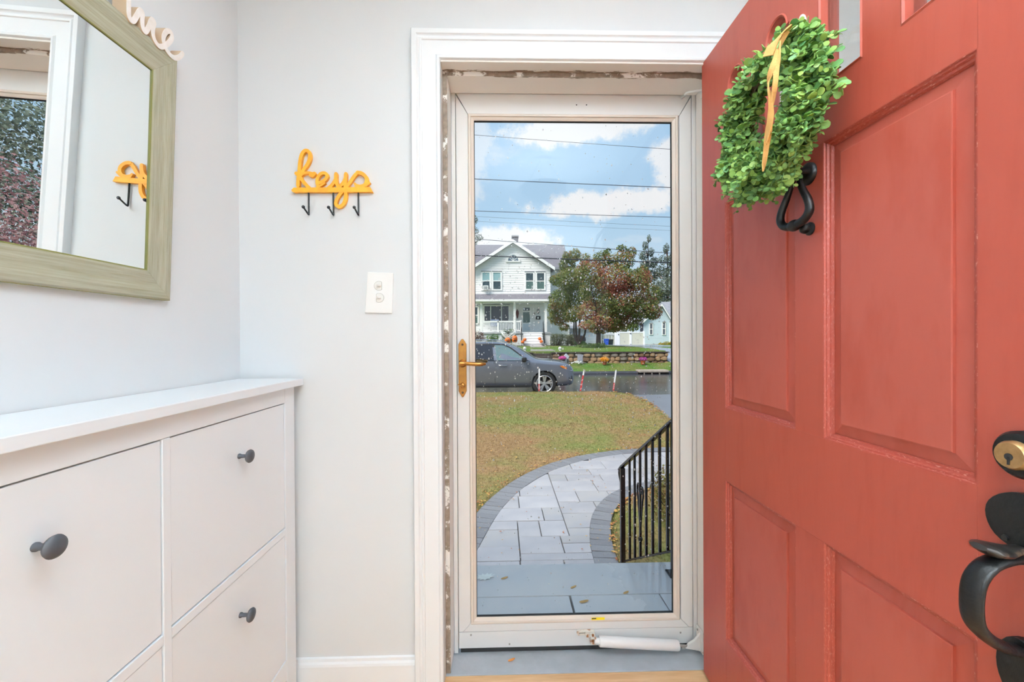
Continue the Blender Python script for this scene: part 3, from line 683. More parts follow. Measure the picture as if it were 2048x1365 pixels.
for (a, b) in ((.3865, .8205), (.8435, 1.2765)):
    for (c, d) in ((.5655, .942), (.160, .540)):
        fr = MB().box(CF-.022, CF-.0025, a, b, c, d).build('flap_door', cab_m, cab, bevel=.0014)
        cy_, cz_ = (a+b)/2, d-.0975
        MB().lathe([(.0065, -.001), (.0065, .003), (.0048, .006), (.0048, .018), (.0075, .021), (.0152, .024), (.0168, .0275), (.0155, .0305), (.009, .0335), (.0005, .0345)], (CF-.0025, cy_, cz_), (1, 0, 0), 24).build('knob', knob_m, fr, smooth=45)

# ================================================================== MIRROR with weathered frame, leaning off the wall at the top
MA = math.atan((.0231)/.602)
def mm_(u, v, d):     # u = y, v = height up the frame (0..H), d = out of the wall
    x = -.8330+math.sin(MA)*v+math.cos(MA)*d; z = 1.2377+math.cos(MA)*v-math.sin(MA)*d
    return (x, u, z)
MH, MW0, MW1, FWD = .603, .19, 1.065, .066
mir = T('mirror', 'rectangular wall mirror in a wide weathered grey-green frame', 'mirror', (-.84, .63, 1.2377))
def frame_mat(name, st):
    mt = M(name, (170, 166, 148), .6, col2=(142, 138, 112), vs=5, stretch=st, lo=.3, hi=.7, detail=8, bump=.12, bs=10)
    return mt
fmY = frame_mat('frame_grain_along', (40, 1.5, 40)); fmZ = frame_mat('frame_grain_up', (40, 40, 1.5))
olive = M('olive_edge', (120, 118, 62), .6); olive2 = M('olive_side', (150, 146, 84), .6)
pf = [(0, -.016), (0, -.002), (.004, 0), (.018, 0), (.034, -.0035), (.060, -.0045), (FWD-.001, -.006), (FWD-.001, -.016)]
def frame_side(name, A, B, nrm, mat):
    """A,B outer corners in (u,v); mitred toward the inside"""
    A, B, nrm = Vector(A), Vector(B), Vector(nrm); t = (B-A).normalized(); vs = []
    for P_, s in ((A, 1), (B, -1)):
        for (o, d) in pf: q = P_+nrm*o+t*(o*s); vs.append(mm_(q.x+t.x*s*.0002, q.y+t.y*s*.0002, d))
    n = len(pf); fs = [(k, (k+1) % n, n+(k+1) % n, n+k) for k in range(n)]+[tuple(range(n)), tuple(range(2*n-1, n-1, -1))]
    return MB().add(vs, fs).build(name, mat, mir)
frame_side('frame_rail', (MW0, 0), (MW1, 0), (0, 1), fmY); frame_side('frame_rail', (MW0, MH), (MW1, MH), (0, -1), fmY)
frame_side('frame_stile', (MW1, 0), (MW1, MH), (-1, 0), fmZ); frame_side('frame_stile', (MW0, 0), (MW0, MH), (1, 0), fmZ)
lip = MB().sweep([(MW0+FWD, FWD), (MW0+FWD, MH-FWD), (MW1-FWD, MH-FWD), (MW1-FWD, FWD)], [(0.001, -.0054), (.001, -.016), (-.0016, -.016), (-.0016, -.0058)], mm_, closed=True)
tag(lip.build('inner_lip', olive, mir), 'thin olive inner edge')
eb = MB().sweep([(MW0, 0), (MW0, MH), (MW1, MH), (MW1, 0)], [(-.0004, -.0165), (-.0004, -.003), (.0006, -.003), (.0006, -.0165)], mm_, closed=True)
eb.build('outer_edge', olive2, mir)
mg = bpy.data.materials.new('mirror_silver'); mg.use_nodes = True
b_ = mg.node_tree.nodes['Principled BSDF']; b_.inputs['Metallic'].default_value = 1; b_.inputs['Roughness'].default_value = 0; b_.inputs['Base Color'].default_value = rgb((243, 247, 247))
q = [mm_(MW0+.05, .05, -.0082), mm_(MW1-.05, .05, -.0082), mm_(MW1-.05, MH-.05, -.0082), mm_(MW0+.05, MH-.05, -.0082)]
q2 = [mm_(MW0+.05, .05, -.0150), mm_(MW1-.05, .05, -.0150), mm_(MW1-.05, MH-.05, -.0150), mm_(MW0+.05, MH-.05, -.0150)]
MB().add(q+q2, [(0, 1, 2, 3), (4, 7, 6, 5), (0, 4, 5, 1), (1, 5, 6, 2), (2, 6, 7, 3), (3, 7, 4, 0)]).build('glass', mg, mir)
# carved word standing on the frame: script letters, face to the room
WX = -.806
fac = M('sign_side', (206, 180, 152), .7)
wd = MB(); tan = M('whitewashed_wood', (236, 226, 218), .7, col2=(246, 240, 236), vs=30)
def wp(cx, cy): q = atX(200+cx/9.75, cy/9.75, WX); return (q.y, q.z)
fW = lambda u, v, d: (WX-d, u, v)
word = T('word_sign', 'whitewashed wooden script word standing on top of the mirror frame', 'sign', (WX-.015, .8, 1.842))
zb = 1.846
tail = [wp(560, -60), wp(562, 120), wp(565, 280), wp(600, 385), wp(660, 400), wp(720, 310), wp(770, 225), wp(810, 205), wp(838, 260), wp(832, 380), wp(838, 500), wp(868, 600), wp(910, 605), wp(960, 520), wp(1000, 420), wp(1035, 385), wp(1068, 430), wp(1045, 560), wp(1050, 680), wp(1090, 800), wp(1170, 900), wp(1260, 900), wp(1360, 830), wp(1420, 730), wp(1395, 625), wp(1320, 610), wp(1262, 700), wp(1260, 830), wp(1310, 960), wp(1390, 1070), wp(1480, 1130), wp(1570, 1110), wp(1640, 1030)]
wd.stroke(tail, .0115, fW, 0, .030, 6, True, (0, 1, 1, 1))
sgn = wd.build('letters', [tan, fac], word)
# earlier letters of the word, further along the frame (h, o, first stroke of m)
y0 = wp(560, -60)[0]
w2 = MB()
w2.stroke([(y0-.33, zb+.012), (y0-.29, zb+.06), (y0-.255, zb+.135), (y0-.262, zb+.15), (y0-.275, zb+.12), (y0-.275, zb+.006), (y0-.262, zb+.045), (y0-.235, zb+.066), (y0-.215, zb+.05), (y0-.215, zb+.015), (y0-.195, zb+.007), (y0-.17, zb+.03)], .0095, fW, 0, .030, 6, True, (0, 1, 1, 1))
w2.stroke([(y0-.12, zb+.06), (y0-.15, zb+.055), (y0-.16, zb+.03), (y0-.145, zb+.008), (y0-.115, zb+.008), (y0-.098, zb+.035), (y0-.11, zb+.06), (y0-.08, zb+.055), (y0-.05, zb+.052), (y0-.02, zb+.058), (y0-.001, zb+.055)], .0095, fW, 0, .030, 6, True, (0, 1, 1, 1))
w2.build('letters', [tan, fac], word)

# ================================================================== KEYS HOLDER
KY = BY-.0125
kp0 = at(560, 280, KY); ks = (at(820, 280, KY)-kp0).length/959.0
def kc_(cx, cy): q = at(560+cx/3.688, 280+cy/3.688, KY); return (q.x, q.z)
fK = lambda u, v, d: (u, BY-d, v)
kh_ = T('key_holder', 'mustard yellow cut-out word with three black key hooks', 'key rack', (-.545, BY-.006, 1.61))
kb_ = MB(); W_ = ks*25
def st_(pts, w=W_, d=.0125): kb_.stroke([kc_(*p) for p in pts], w, fK, .0005, d, 7)
st_([(131, 345), (133, 290), (140, 235), (146, 165), (158, 108), (182, 78), (208, 84), (219, 120), (207, 165), (182, 205), (155, 240), (128, 248), (112, 242)], W_, .0125)
st_([(140, 250), (158, 292), (185, 325), (222, 360)], W_*.95, .0123)
st_([(146, 268), (172, 246), (205, 240), (238, 246), (254, 244), (238, 264), (215, 258)], W_*.8, .0121)
st_([(268, 318), (300, 312), (332, 292), (346, 265), (330, 244), (300, 248), (277, 278), (272, 315), (285, 350)], W_*.95, .0124)
st_([(268, 350), (300, 335), (330, 315)], W_*.6, .012)
st_([(411, 243), (411, 275), (400, 305), (375, 338), (350, 358)], W_*.95, .0122)
st_([(411, 245), (411, 290), (418, 322), (432, 352)], W_*1.0, .0125)
st_([(484, 243), (480, 285), (462, 320), (430, 350)], W_*1.0, .0121)
st_([(484, 245), (481, 300), (480, 350), (484, 395), (478, 445), (458, 480), (432, 491), (412, 476), (414, 445), (440, 400), (475, 360), (515, 310), (548, 262), (572, 240)], W_*1.0, .0123)
st_([(565, 238), (602, 246), (632, 272), (638, 304), (622, 332), (590, 342), (558, 336)], W_*1.05, .0125)
st_([(548, 318), (565, 340), (590, 352)], W_*.7, .0119); st_([(630, 340), (650, 322), (660, 312)], W_*.6, .0119)
kb_.prism([kc_(*p) for p in [(84, 368), (100, 352), (400, 350), (664, 347), (683, 384), (400, 386), (100, 386), (86, 378)]], fK, .0005, .0126)
kb_.build('word_plaque', yellow_m, kh_, bevel=.0008)
for (cx, by) in ((205, 550), (388, 553), (573, 553)):
    a = kc_(cx, 380); b = kc_(cx+2, by)
    hk_ = MB().tube([(a[0], BY-.0062, a[1]+.004), (a[0], BY-.0062, b[1]+.008), (a[0], BY-.0085, b[1]+.002), (a[0], BY-.0125, b[1]+.002), (a[0]-.0015, BY-.040, b[1]+.0145)], .0027, 8, 4).build('hook', black_m, kh_, smooth=50)
    MB().ball((a[0]-.0015, BY-.041, b[1]+.015), .0052, 12, 8).build('knob', M('dark_steel', (34, 38, 46), .25, .4), hk_, smooth=60)

# ================================================================== LIGHT SWITCH
swp = T('light_switch', 'white wall plate with two stacked toggle switches beside the door casing', 'switch', (-.400, BY, 1.29))
c0, c1, c2, c3 = at(735, 544, BY-.006), at(787, 546, BY-.006), at(784.5, 627, BY-.006), at(729, 626, BY-.006)
MB().prism([(c.x, c.z) for c in (c0, c1, c2, c3)], lambda u, v, d: (u, BY-d, v), 0, .0062).build('wall_plate', white_pl, swp, bevel=.0022, seg=3)
for (px, py) in ((758, 572), (758, 596)):
    c = at(px, py, BY-.007); flip = 1 if py < 580 else -1
    rp = [(c.x+max(-.0115, min(.0115*(1.0), .0155*math.cos(a)))*flip if True else 0, c.z+.0145*math.sin(a)) for a in [2*math.pi*i/28 for i in range(28)]]
    rp = [(c.x+(.0155*math.cos(a) if math.cos(a)*flip < 0 else .0085*math.copysign(min(1, abs(math.cos(a))*1.8), math.cos(a))), c.z+.0145*math.sin(a)) for a in [2*math.pi*i/28 for i in range(28)]]
    dev = MB().prism(rp, lambda u, v, d: (u, BY-d, v), .0064, .0072).build('switch_body', M('switch_ivory', (236, 235, 231), .35), swp)
    gp = MB().sweep(rp[::-1] if False else rp, [(-.0007, 0), (.0003, 0), (.0003, .0006), (-.0007, .0006)], lambda u, v, d: (u, BY-.0062-d, v), closed=True); gp.build('seam', M('seam_grey', (150, 146, 140), .7), dev)
    MB().tube([(c.x+.004, BY-.006, c.z), (c.x-.004, BY-.017, c.z)], [.0045, .0038], 10, 0).build('toggle', M('toggle_white', (238, 232, 226), .35), dev, smooth=40)
# ================================================================== OUTSIDE: grounds
GZ = -0.70
ext_m = M('house_siding', (226, 226, 224), .6)
# landing of bluestone, with treads stepping down to the walk
blue_m = M('bluestone', (204, 203, 205), .34, col2=(216, 211, 208), vs=5, bump=.08, bs=30, lo=.3, hi=.7, spec=.6)
wet_m = M('bluestone_wet', (172, 174, 180), .14, col2=(192, 192, 196), vs=4, bump=.10, bs=55, lo=.3, hi=.7, spec=.7)
lay_m = M('flagstone', (162, 162, 170), .30, col2=(186, 184, 188), vs=2.2, bump=.5, bs=9, island=.07, lo=.3, hi=.7, spec=.6, detail=6)
lay2_m = M('flagstone_warm', (174, 171, 170), .3, col2=(160, 161, 170), vs=2.6, bump=.5, bs=8, island=.07, lo=.3, hi=.7, spec=.6, detail=6)
mort_m = M('joint_sand', (128, 126, 124), .8, var=.2, vs=30)
land = ST(MB().box(-1.15, 1.12, 1.60, 2.395, -.80, -.226).build('floor_landing', mort_m), 'bluestone front landing outside the storm door')
# the sheltered part of the landing is merely damp; rain has wetted the end by the railing
t_ = blue_m.node_tree; n_ = t_.nodes; g_ = n_.new('ShaderNodeNewGeometry'); sp_ = n_.new('ShaderNodeSeparateXYZ'); t_.links.new(g_.outputs['Position'], sp_.inputs[0])
nn = n_.new('ShaderNodeTexNoise'); nn.inputs['Scale'].default_value = 7; nn.inputs['Detail'].default_value = 8; t_.links.new(g_.outputs['Position'], nn.inputs['Vector'])
ad_ = n_.new('ShaderNodeMath'); ad_.operation = 'MULTIPLY_ADD'; t_.links.new(nn.outputs['Fac'], ad_.inputs[0]); ad_.inputs[1].default_value = .5; t_.links.new(sp_.outputs['X'], ad_.inputs[2])
mr_ = n_.new('ShaderNodeMapRange'); mr_.inputs['From Min'].default_value = .86; mr_.inputs['From Max'].default_value = .98; mr_.inputs['To Min'].default_value = .42; mr_.inputs['To Max'].default_value = .08
t_.links.new(ad_.outputs[0], mr_.inputs['Value']); t_.links.new(mr_.outputs[0], n_['Principled BSDF'].inputs['Roughness'])
def slab(x0, x1, y0, y1, mat=blue_m, z=-.18):
    return MB().box(x0+.0012, x1-.0012, y0+.0012, y1-.0012, z-.045, z+RND.uniform(-.0010, .0010)).build('slab', mat, land, bevel=.0025)
slab(-1.2, 1.14, 2.112, 2.410)
slab(-1.2, -.62, 1.60, 2.110); slab(-.62, .336, 1.60, 2.110); slab(.344, .801, 1.60, 2.110); slab(.804, 1.14, 1.60, 2.110)
for k, (y0, y1, z) in enumerate(((2.40, 2.72, -.36), (2.70, 3.04, -.54))):
    MB().box(-1.1, .93, y0, y1, -.8, z-.04).build('riser', mort_m, land); MB().box(-1.12, .93, y0-.02, y1, z-.04, z).build('tread', blue_m, land, bevel=.004)
# facade of our own house round the doorway, seen only from outside
fw = MB(); fw.box(-6, OX0-.09, 1.502, 1.56, -.8, 2.6); fw.box(OX1+.09, 5, 1.502, 1.56, -.8, 2.6); fw.box(OX0-.09, OX1+.09, 1.502, 1.56, 2.12, 2.6)
fw.box(-6, 5, 1.30, 1.75, 2.6, 2.7)
ST(fw.build('wall_facade', ext_m), 'outside face of the house around the front doorway')
ec = MB(); ec.box(OX0-.09, OX0+.012, 1.502, 1.60, -.024, 2.13); ec.box(OX1-.016, OX1+.09, 1.502, 1.60, -.024, 2.13); ec.box(OX0+.012, OX1-.016, 1.548, 1.60, 2.038, 2.13)
ST(ec.build('trim_4', trim_m), 'outer white casing of the front doorway')

# curved walk: outlines on the ground
Lout = [(-.62, 2.6), (-.50, 3.3), (-.405, 3.75), (-.288, 4.276), (-.147, 4.736), (.094, 5.30), (.383, 5.76), (.702, 6.119), (1.135, 6.469), (1.587, 6.71), (2.037, 6.844), (2.844, 6.969), (3.7, 7.0)]
Lin = [(-.42, 2.6), (-.30, 3.3), (-.225, 3.70), (-.12, 4.15), (.02, 4.60), (.245, 5.06), (.50, 5.46), (.80, 5.83), (1.20, 6.14), (1.62, 6.36), (2.06, 6.51), (2.85, 6.64), (3.7, 6.68)]
Rin = [(.700, 2.6), (.722, 3.0), (.752, 3.363), (.793, 3.712), (.887, 4.174), (1.0, 4.483), (1.201, 4.810), (1.461, 5.08), (1.80, 5.27), (2.208, 5.40), (2.9, 5.47), (3.7, 5.5)]
Rout = [(.90, 2.6), (.915, 3.0), (.938, 3.356), (.975, 3.705), (1.07, 4.06), (1.20, 4.36), (1.37, 4.63), (1.60, 4.85), (1.9, 5.02), (2.25, 5.13), (2.9, 5.2), (3.7, 5.23)]
def even(P, Q, half):
    """two parallel lines, half a brick either side of the middle of P and Q"""
    C = [v for v in catmull([(a[0]/2+b[0]/2, a[1]/2+b[1]/2, 0) for a, b in zip(P, Q)], 6)]; A, B = [], []
    for i, c in enumerate(C):
        t = (C[min(i+1, len(C)-1)]-C[max(0, i-1)]).normalized(); n = Vector((-t.y, t.x, 0)); A.append(((c+n*half).x, (c+n*half).y)); B.append(((c-n*half).x, (c-n*half).y))
    return A, B
def cur(P, k=8): return [(v.x, v.y) for v in catmull([(a, b, 0) for a, b in P], k)]
cLo, cLi = even(Lout, Lin, .112)
cRi, cRo = even(Rin, Rout, .098)
walk = MB().prism(cLo+cRo[::-1], fXY, GZ-.10, GZ-.022).build('walkway', mort_m)
ST(walk, 'curved bluestone walk with a dark brick border')
def clip_rect(poly, x0, x1, y0, y1):
    def cl(P, ins, inter):
        out = []
        for i in range(len(P)):
            a, b = P[i-1], P[i]
            if ins(b):
                if not ins(a): out.append(inter(a, b))
                out.append(b)
            elif ins(a): out.append(inter(a, b))
        return out
    ix = lambda c: (lambda a, b: (c, a[1]+(b[1]-a[1])*(c-a[0])/(b[0]-a[0])))
    iy = lambda c: (lambda a, b: (a[0]+(b[0]-a[0])*(c-a[1])/(b[1]-a[1]), c))
    for ins, it in ((lambda p: p[0] >= x0, ix(x0)), (lambda p: p[0] <= x1, ix(x1)), (lambda p: p[1] >= y0, iy(y0)), (lambda p: p[1] <= y1, iy(y1))):
        poly = cl(poly, ins, it)
        if len(poly) < 3: return None
    return poly
inner = cLi+cRi[::-1]
def area(P): return abs(sum(P[i-1][0]*P[i][1]-P[i][0]*P[i-1][1] for i in range(len(P))))/2
SP = .62     # long joint across the walk
stones = []
def rows(x0, x1, ys, cuts):
    for i in range(len(ys)-1):
        xs = [x0]+cuts[i]+[x1]
        for a, b in zip(xs, xs[1:]): stones.append((a, b, ys[i], ys[i+1]))
rows(-.6, .9, [2.75, 3.42, 3.66], [[.14, .50], [.145]])
stones[-1:] = [(.145, .9, 3.42, 3.53), (.145, .53, 3.53, 3.84), (.53, .9, 3.53, 3.70), (.53, .9, 3.70, 3.84)]
stones[:] = [s for s in stones if not (s[2] == 3.42 and s[0] < .145)]+[(-.6, .145, 3.42, 3.84)]
stones[:] = [s for s in stones if not (s[0] == -.6 and s[2] == 3.42)]+[(-.6, .145, 3.42, 3.66), (-.6, .145, 3.66, 3.985)]
rows(.145, SP, [3.84, 4.17], [[.36]])
rows(-.6, .145, [3.985, 4.17], [[]])
rows(-.6, SP, [4.17, 4.49, 4.83, 5.16, 5.62], [[.42], [.18], [.20], []])
rows(SP, 1.6, [3.84, 4.0, 4.34, 4.645, 4.96, 5.32], [[], [], [1.02], [.87, 1.25], [1.15]])
rows(.62, 3.7, [5.32, 5.56, 5.80, 6.19, 6.62], [[.84, 1.30, 1.9, 2.6, 3.1], [1.2, 1.62, 2.3, 3.0], [.98, 1.46, 2.0, 2.7, 3.2], [1.3, 1.9, 2.5, 3.1]])
rows(1.6, 3.7, [4.96, 5.32], [[2.1, 2.8]])
for (a, b, c, d) in stones:
    P = clip_rect(inner, a+.0045, b-.0045, c+.0045, d-.0045)
    if not P or area(P) < .004: continue
    P2 = [P[0]]
    for q in P[1:]:
        if math.dist(q, P2[-1]) > .012: P2.append(q)
    if len(P2) < 3: continue
    t = GZ+RND.uniform(-.003, .003); s_ = RND.uniform(-.004, .004)
    MB().prism(P2, lambda u, v, dd: (u, v, dd if dd < GZ-.015 else dd+s_*(u-a)), GZ-.028, t).build('flagstone', RND.choice((lay_m, lay_m, lay2_m)), walk, bevel=.003, seg=1)
# border bricks, laid on end across the edge
brick_m = M('border_brick', (120, 122, 130), .36, col2=(138, 138, 142), vs=9, bump=.12, bs=60, island=.10, spec=.55)
bm_ = MB().box(-.5, .5, -.5, .5, -.04, 0).build('brick', brick_m, None, bevel=0, origin=(0, 0, 0)); bme = bm_.data
_b = bmesh.new(); _b.from_mesh(bme); bpy.data.objects.remove(bm_); _b.free()
def border(co, ci, pitch):
    mid = [Vector(((p[0]+q[0])/2, (p[1]+q[1])/2)) for p, q in zip(co, ci)]; wd_ = (Vector(co[0])-Vector(ci[0])).length
    d = [0]
    for p, q in zip(mid, mid[1:]): d.append(d[-1]+(q-p).length)
    n = int(d[-1]/pitch)
    for i in range(n):
        s_ = (i+.5)*pitch; k = next(j for j in range(1, len(d)) if d[j] >= s_); t = (s_-d[k-1])/(d[k]-d[k-1])
        c = mid[k-1].lerp(mid[k], t); tg = (mid[min(k+1, len(mid)-1)]-mid[max(0, k-2)]).normalized()
        if c.y < 3.05 or c.x > 3.35: continue
        inst('brick', bme, walk, (c.x, c.y, GZ+.002+RND.uniform(-.002, .002)), (RND.uniform(-.008, .008), RND.uniform(-.008, .008), math.atan2(tg.y, tg.x)+RND.uniform(-.012, .012)), (pitch-.007, wd_*RND.uniform(.985, 1.0), .9))
border(cLo, cLi, .105); border(cRo, cRi, .105)

# front lawn
def lawn_z(x, y):
    t = min(1, max(0, (y-6.6)/6.0)); z = GZ-.006+.186*t*t*(3-2*t)
    return z+.012*mnoise.noise(Vector((x*1.1, y*1.1, 0)))
edge_r = [(3.35, 6.0), (3.42, 7.2), (3.72, 9.04), (3.93, 10.9), (3.83, 12.2), (3.42, 12.75), (2.9, 12.95)]
def right_edge(y):
    if y < 6.0: return 3.4
    for (x0, y0), (x1, y1) in zip(edge_r, edge_r[1:]):
        if y0 <= y <= y1: return x0+(x1-x0)*(y-y0)/(y1-y0)
    return 3.0
def inpoly(x, y, P):
    c = False; j = len(P)-1
    for i in range(len(P)):
        if (P[i][1] > y) != (P[j][1] > y) and x < (P[j][0]-P[i][0])*(y-P[i][1])/(P[j][1]-P[i][1])+P[i][0]: c = not c
        j = i
    return c
cover = cLo+cRo[::-1]
def is_lawn(x, y):
    if y > 12.95 or y < 2.0 or (y < 3.05 and -1.15 < x < 1.12): return False
    if x > right_edge(y): return False
    if -.7 < x < 3.8 and y < 7.1 and inpoly(x, y, cover): return False
    return True
gx = np.arange(-7.0, 4.4, .10); gy = np.arange(2.0, 13.3, .10)
vs = []; fs = []; ok = {}
for j_, yy in enumerate(gy):
    for i_, xx in enumerate(gx):
        vs.append((xx, yy, lawn_z(xx, yy)))
ny, nx = len(gy), len(gx)
near = (lambda x, y: is_lawn(x, y))
flag = [near(v[0], v[1]) for v in vs]
edgev = {}
for j_ in range(ny-1):
    for i_ in range(nx-1):
        q = (j_*nx+i_, j_*nx+i_+1, (j_+1)*nx+i_+1, (j_+1)*nx+i_)
        k = sum(flag[t] for t in q)
        if k >= 1: fs.append(q)
def gz(i_):
    x, y, z = vs[i_]
    return (x, y, z if flag[i_] else GZ-.075)
vs = [gz(i_) for i_ in range(len(vs))]
def lawn_mat(name, g1, g2, t1, t2, blade=False):
    mt = bpy.data.materials.new(name); mt.use_nodes = True; t = mt.node_tree; n = t.nodes; L = t.links; b = n['Principled BSDF']; b.inputs['Roughness'].default_value = .75; b.inputs['Specular IOR Level'].default_value = .25
    g = n.new('ShaderNodeNewGeometry')
    def noise_(sc, det, lo, hi):
        a = n.new('ShaderNodeTexNoise'); a.inputs['Scale'].default_value = sc; a.inputs['Detail'].default_value = det; a.inputs['Roughness'].default_value = .65; L.new(g.outputs['Position'], a.inputs['Vector'])
        m_ = n.new('ShaderNodeMapRange'); m_.inputs['From Min'].default_value = lo; m_.inputs['From Max'].default_value = hi; L.new(a.outputs['Fac'], m_.inputs['Value']); return m_.outputs[0]
    def mix(f, a, c):
        x = n.new('ShaderNodeMixRGB'); L.new(f, x.inputs[0])
        for k, q in ((1, a), (2, c)):
            if isinstance(q, tuple): x.inputs[k].default_value = rgb(q)
            else: L.new(q, x.inputs[k])
        return x.outputs[0]
    fine = noise_(16, 5, .35, .65); big = noise_(.75, 5, .40, .62)
    c = mix(big, mix(fine, t1, t2), mix(fine, g1, g2))
    hs = n.new('ShaderNodeHueSaturation'); L.new(c, hs.inputs['Color'])
    m2 = n.new('ShaderNodeMapRange'); m2.inputs['To Min'].default_value = .75; m2.inputs['To Max'].default_value = 1.3; L.new(g.outputs['Random Per Island'], m2.inputs['Value'])
    if blade: L.new(m2.outputs[0], hs.inputs['Value'])
    L.new(hs.outputs[0], b.inputs['Base Color']); return mt
lawn_m = lawn_mat('lawn_turf', (104, 112, 58), (140, 144, 86), (134, 106, 76), (166, 138, 98))
blade_m = lawn_mat('grass_blades', (108, 120, 62), (154, 158, 92), (146, 114, 80), (182, 154, 110), True)
lw_ = MB().add(vs, fs); used = sorted({i for f_ in fs for i in f_}); rm = {o: i for i, o in enumerate(used)}
lawn = MB(); lawn.v = [vs[i] for i in used]; lawn.f = [tuple(rm[i] for i in f_) for f_ in fs]; lawn.mi = [0]*len(fs)
ST(lawn.build('lawn', lawn_m, smooth=60), 'patchy tan and green front lawn beyond the walk')
rg = np.random.default_rng(3)
def blades(n, xr, yr, hgt, wid, f=is_lawn, zf=lawn_z):
    X = rg.uniform(*xr, n); Y = rg.uniform(*yr, n); v = []; fcs = []
    for x, y in zip(X, Y):
        if not (-.30*y-.2 < x < .47*y+.1) or not f(x, y): continue
        a = rg.uniform(0, 6.283); h = hgt*rg.uniform(.5, 1.2); w_ = wid*rg.uniform(.7, 1.3); z = zf(x, y)-.004
        dx, dy = math.cos(a)*w_, math.sin(a)*w_; lx, ly = rg.uniform(-.8, .8)*h, rg.uniform(-.8, .8)*h
        k = len(v); v += [(x-dx, y-dy, z), (x+dx, y+dy, z), (x+lx, y+ly, z+h)]; fcs.append((k, k+1, k+2))
    return v, fcs
bl = MB()
for args in ((26000, (-1.3, 2.4), (3.0, 5.0), .030, .0028), (42000, (-2.2, 3.5), (5.0, 8.0), .030, .0036), (40000, (-3.2, 4.1), (8.0, 12.95), .034, .0060)):
    v, fc = blades(*args); bl.add(v, fc)
tag(bl.build('grass', blade_m, fix=False), 'short patchy grass covering the front lawn', 'grass', kind='stuff')
# fallen leaves along the border and over the turf
lv_ = MB(); rl = random.Random(9)
def fall(x, y, z, s_):
    a = rl.uniform(0, 6.28); t = rl.uniform(-.25, .25); c_, n_ = math.cos(a), math.sin(a)
    P = [(-.5, 0), (-.1, -.32), (.25, -.22), (.55, 0), (.25, .22), (-.1, .32)]
    lv_.cur = rl.randrange(3)
    lv_.add([(x+(u*c_-w_*n_)*s_, y+(u*n_+w_*c_)*s_, z+.004+abs(w_)*s_*.5+u*t*s_*.3+.006) for u, w_ in P], [(0, 1, 2, 3), (0, 3, 4, 5)])
for i in range(420):
    k = rl.randrange(len(cRo)-1) if rl.random() < .45 else None
    if k is not None:
        p = cRo[k]; x, y = p[0]+abs(rl.gauss(0, .05))-.02, p[1]-rl.random()*.06; fall(x, y, GZ, rl.uniform(.02, .045))
    else:
        k = rl.randrange(len(cLo)-1); p = cLo[k]; fall(p[0]-abs(rl.gauss(0, .06)), p[1]+abs(rl.gauss(0, .08)), GZ, rl.uniform(.018, .04))
for i in range(130):
    y = rl.uniform(4, 12.9); x = rl.uniform(-.25*y, right_edge(y)-.05)
    if is_lawn(x, y): fall(x, y, lawn_z(x, y)+.012, rl.uniform(.025, .065))
for i in range(150):
    y = rl.uniform(7, 12.7); fall(right_edge(y)-abs(rl.gauss(0, .1)), y, lawn_z(3.4, y)+.01, rl.uniform(.03, .08))
for i in range(60): fall(rl.uniform(-.3, 1.3), rl.uniform(3.3, 6.3), GZ+.002, rl.uniform(.012, .03))
tag(lv_.build('fallen_leaves', [M('leaf_tan', (206, 160, 96), .7), M('leaf_russet', (176, 104, 62), .7), M('leaf_yellow', (206, 166, 84), .7)], fix=False), 'small fallen leaves strewn along the walk and lawn', 'leaves', kind='stuff')
# single leaves on the landing and the sill
for (px, py, z, s_, lab) in ((970, 1155, -.178, .045, 'pale grey wet leaf flat on the landing slab'), (1009, 1157, -.178, .022, 'small tan leaf beside the pale leaf on the landing'), (1147, 1175, -.178, .02, 'narrow tan leaf in the middle of the front landing slab'), (1252, 1186, -.178, .02, 'tan leaf lying on the slab joint near the railing'), (1168, 1204, -.178, .026, 'curled tan leaf on the landing near the storm door'), (1023, 1321, .0005, .014, 'small orange leaf lying on the grey door sill')):
    p = atZ(px, py, z); lf = MB(); n = 11; a = rl.uniform(-.4, .6)
    if s_ > .04:
        P = [(math.cos(2*math.pi*i/22)*s_*(1 if i % 2 == 0 else .62)*1.25, math.sin(2*math.pi*i/22)*s_*(.8 if i % 2 == 0 else .45)) for i in range(22)]; mt = M('wet_pale_leaf', (232, 234, 228), .35)
    else: P = [(math.cos(2*math.pi*i/12)*s_, math.sin(2*math.pi*i/12)*s_*.34) for i in range(12)]; mt = MATS['leaf_tan'] if s_ > .015 else M('leaf_orange', (206, 130, 52), .6)
    P = [(u*math.cos(a)-v*math.sin(a), u*math.sin(a)+v*math.cos(a)) for u, v in P]
    o = lf.prism(P, lambda u, v, d: (p.x+u, p.y+v, z+d+.25*abs(u)*(.3)), .0003, .0014).build('fallen_leaf', mt); tag(o, lab, 'leaf', 'single leaves on the landing and sill')

# driveway, road, curbs
wetroad = M('wet_asphalt', (58, 60, 66), .16, col2=(84, 86, 92), vs=.9, bump=.12, bs=40, stretch=(.35, 1, 1), lo=.35, hi=.7, spec=.6)
drive_m = M('damp_asphalt', (112, 117, 128), .34, col2=(126, 130, 140), vs=1.4, bump=.25, bs=70, lo=.3, hi=.7)
ST(MB().box(-45, 60, 12.2, 21.32, GZ-.5, GZ-.008).build('road', wetroad), 'wet dark asphalt street running past the lawn')
dv = MB().prism([(3.2, 1.6), (9.5, 1.6), (9.5, 9.0), (8.2, 12.0), (9.0, 13.6), (2.7, 13.3), (2.9, 12.6), (3.3, 9)], fXY, GZ-.3, GZ-.004)
ST(dv.build('driveway', drive_m), 'damp grey driveway apron beside the lawn')
ST(MB().box(-30, 40, 1.0, 12.4, -1.5, GZ-.06).build('ground', M('soil', (96, 84, 66), .9)), 'bare ground under the front yard')
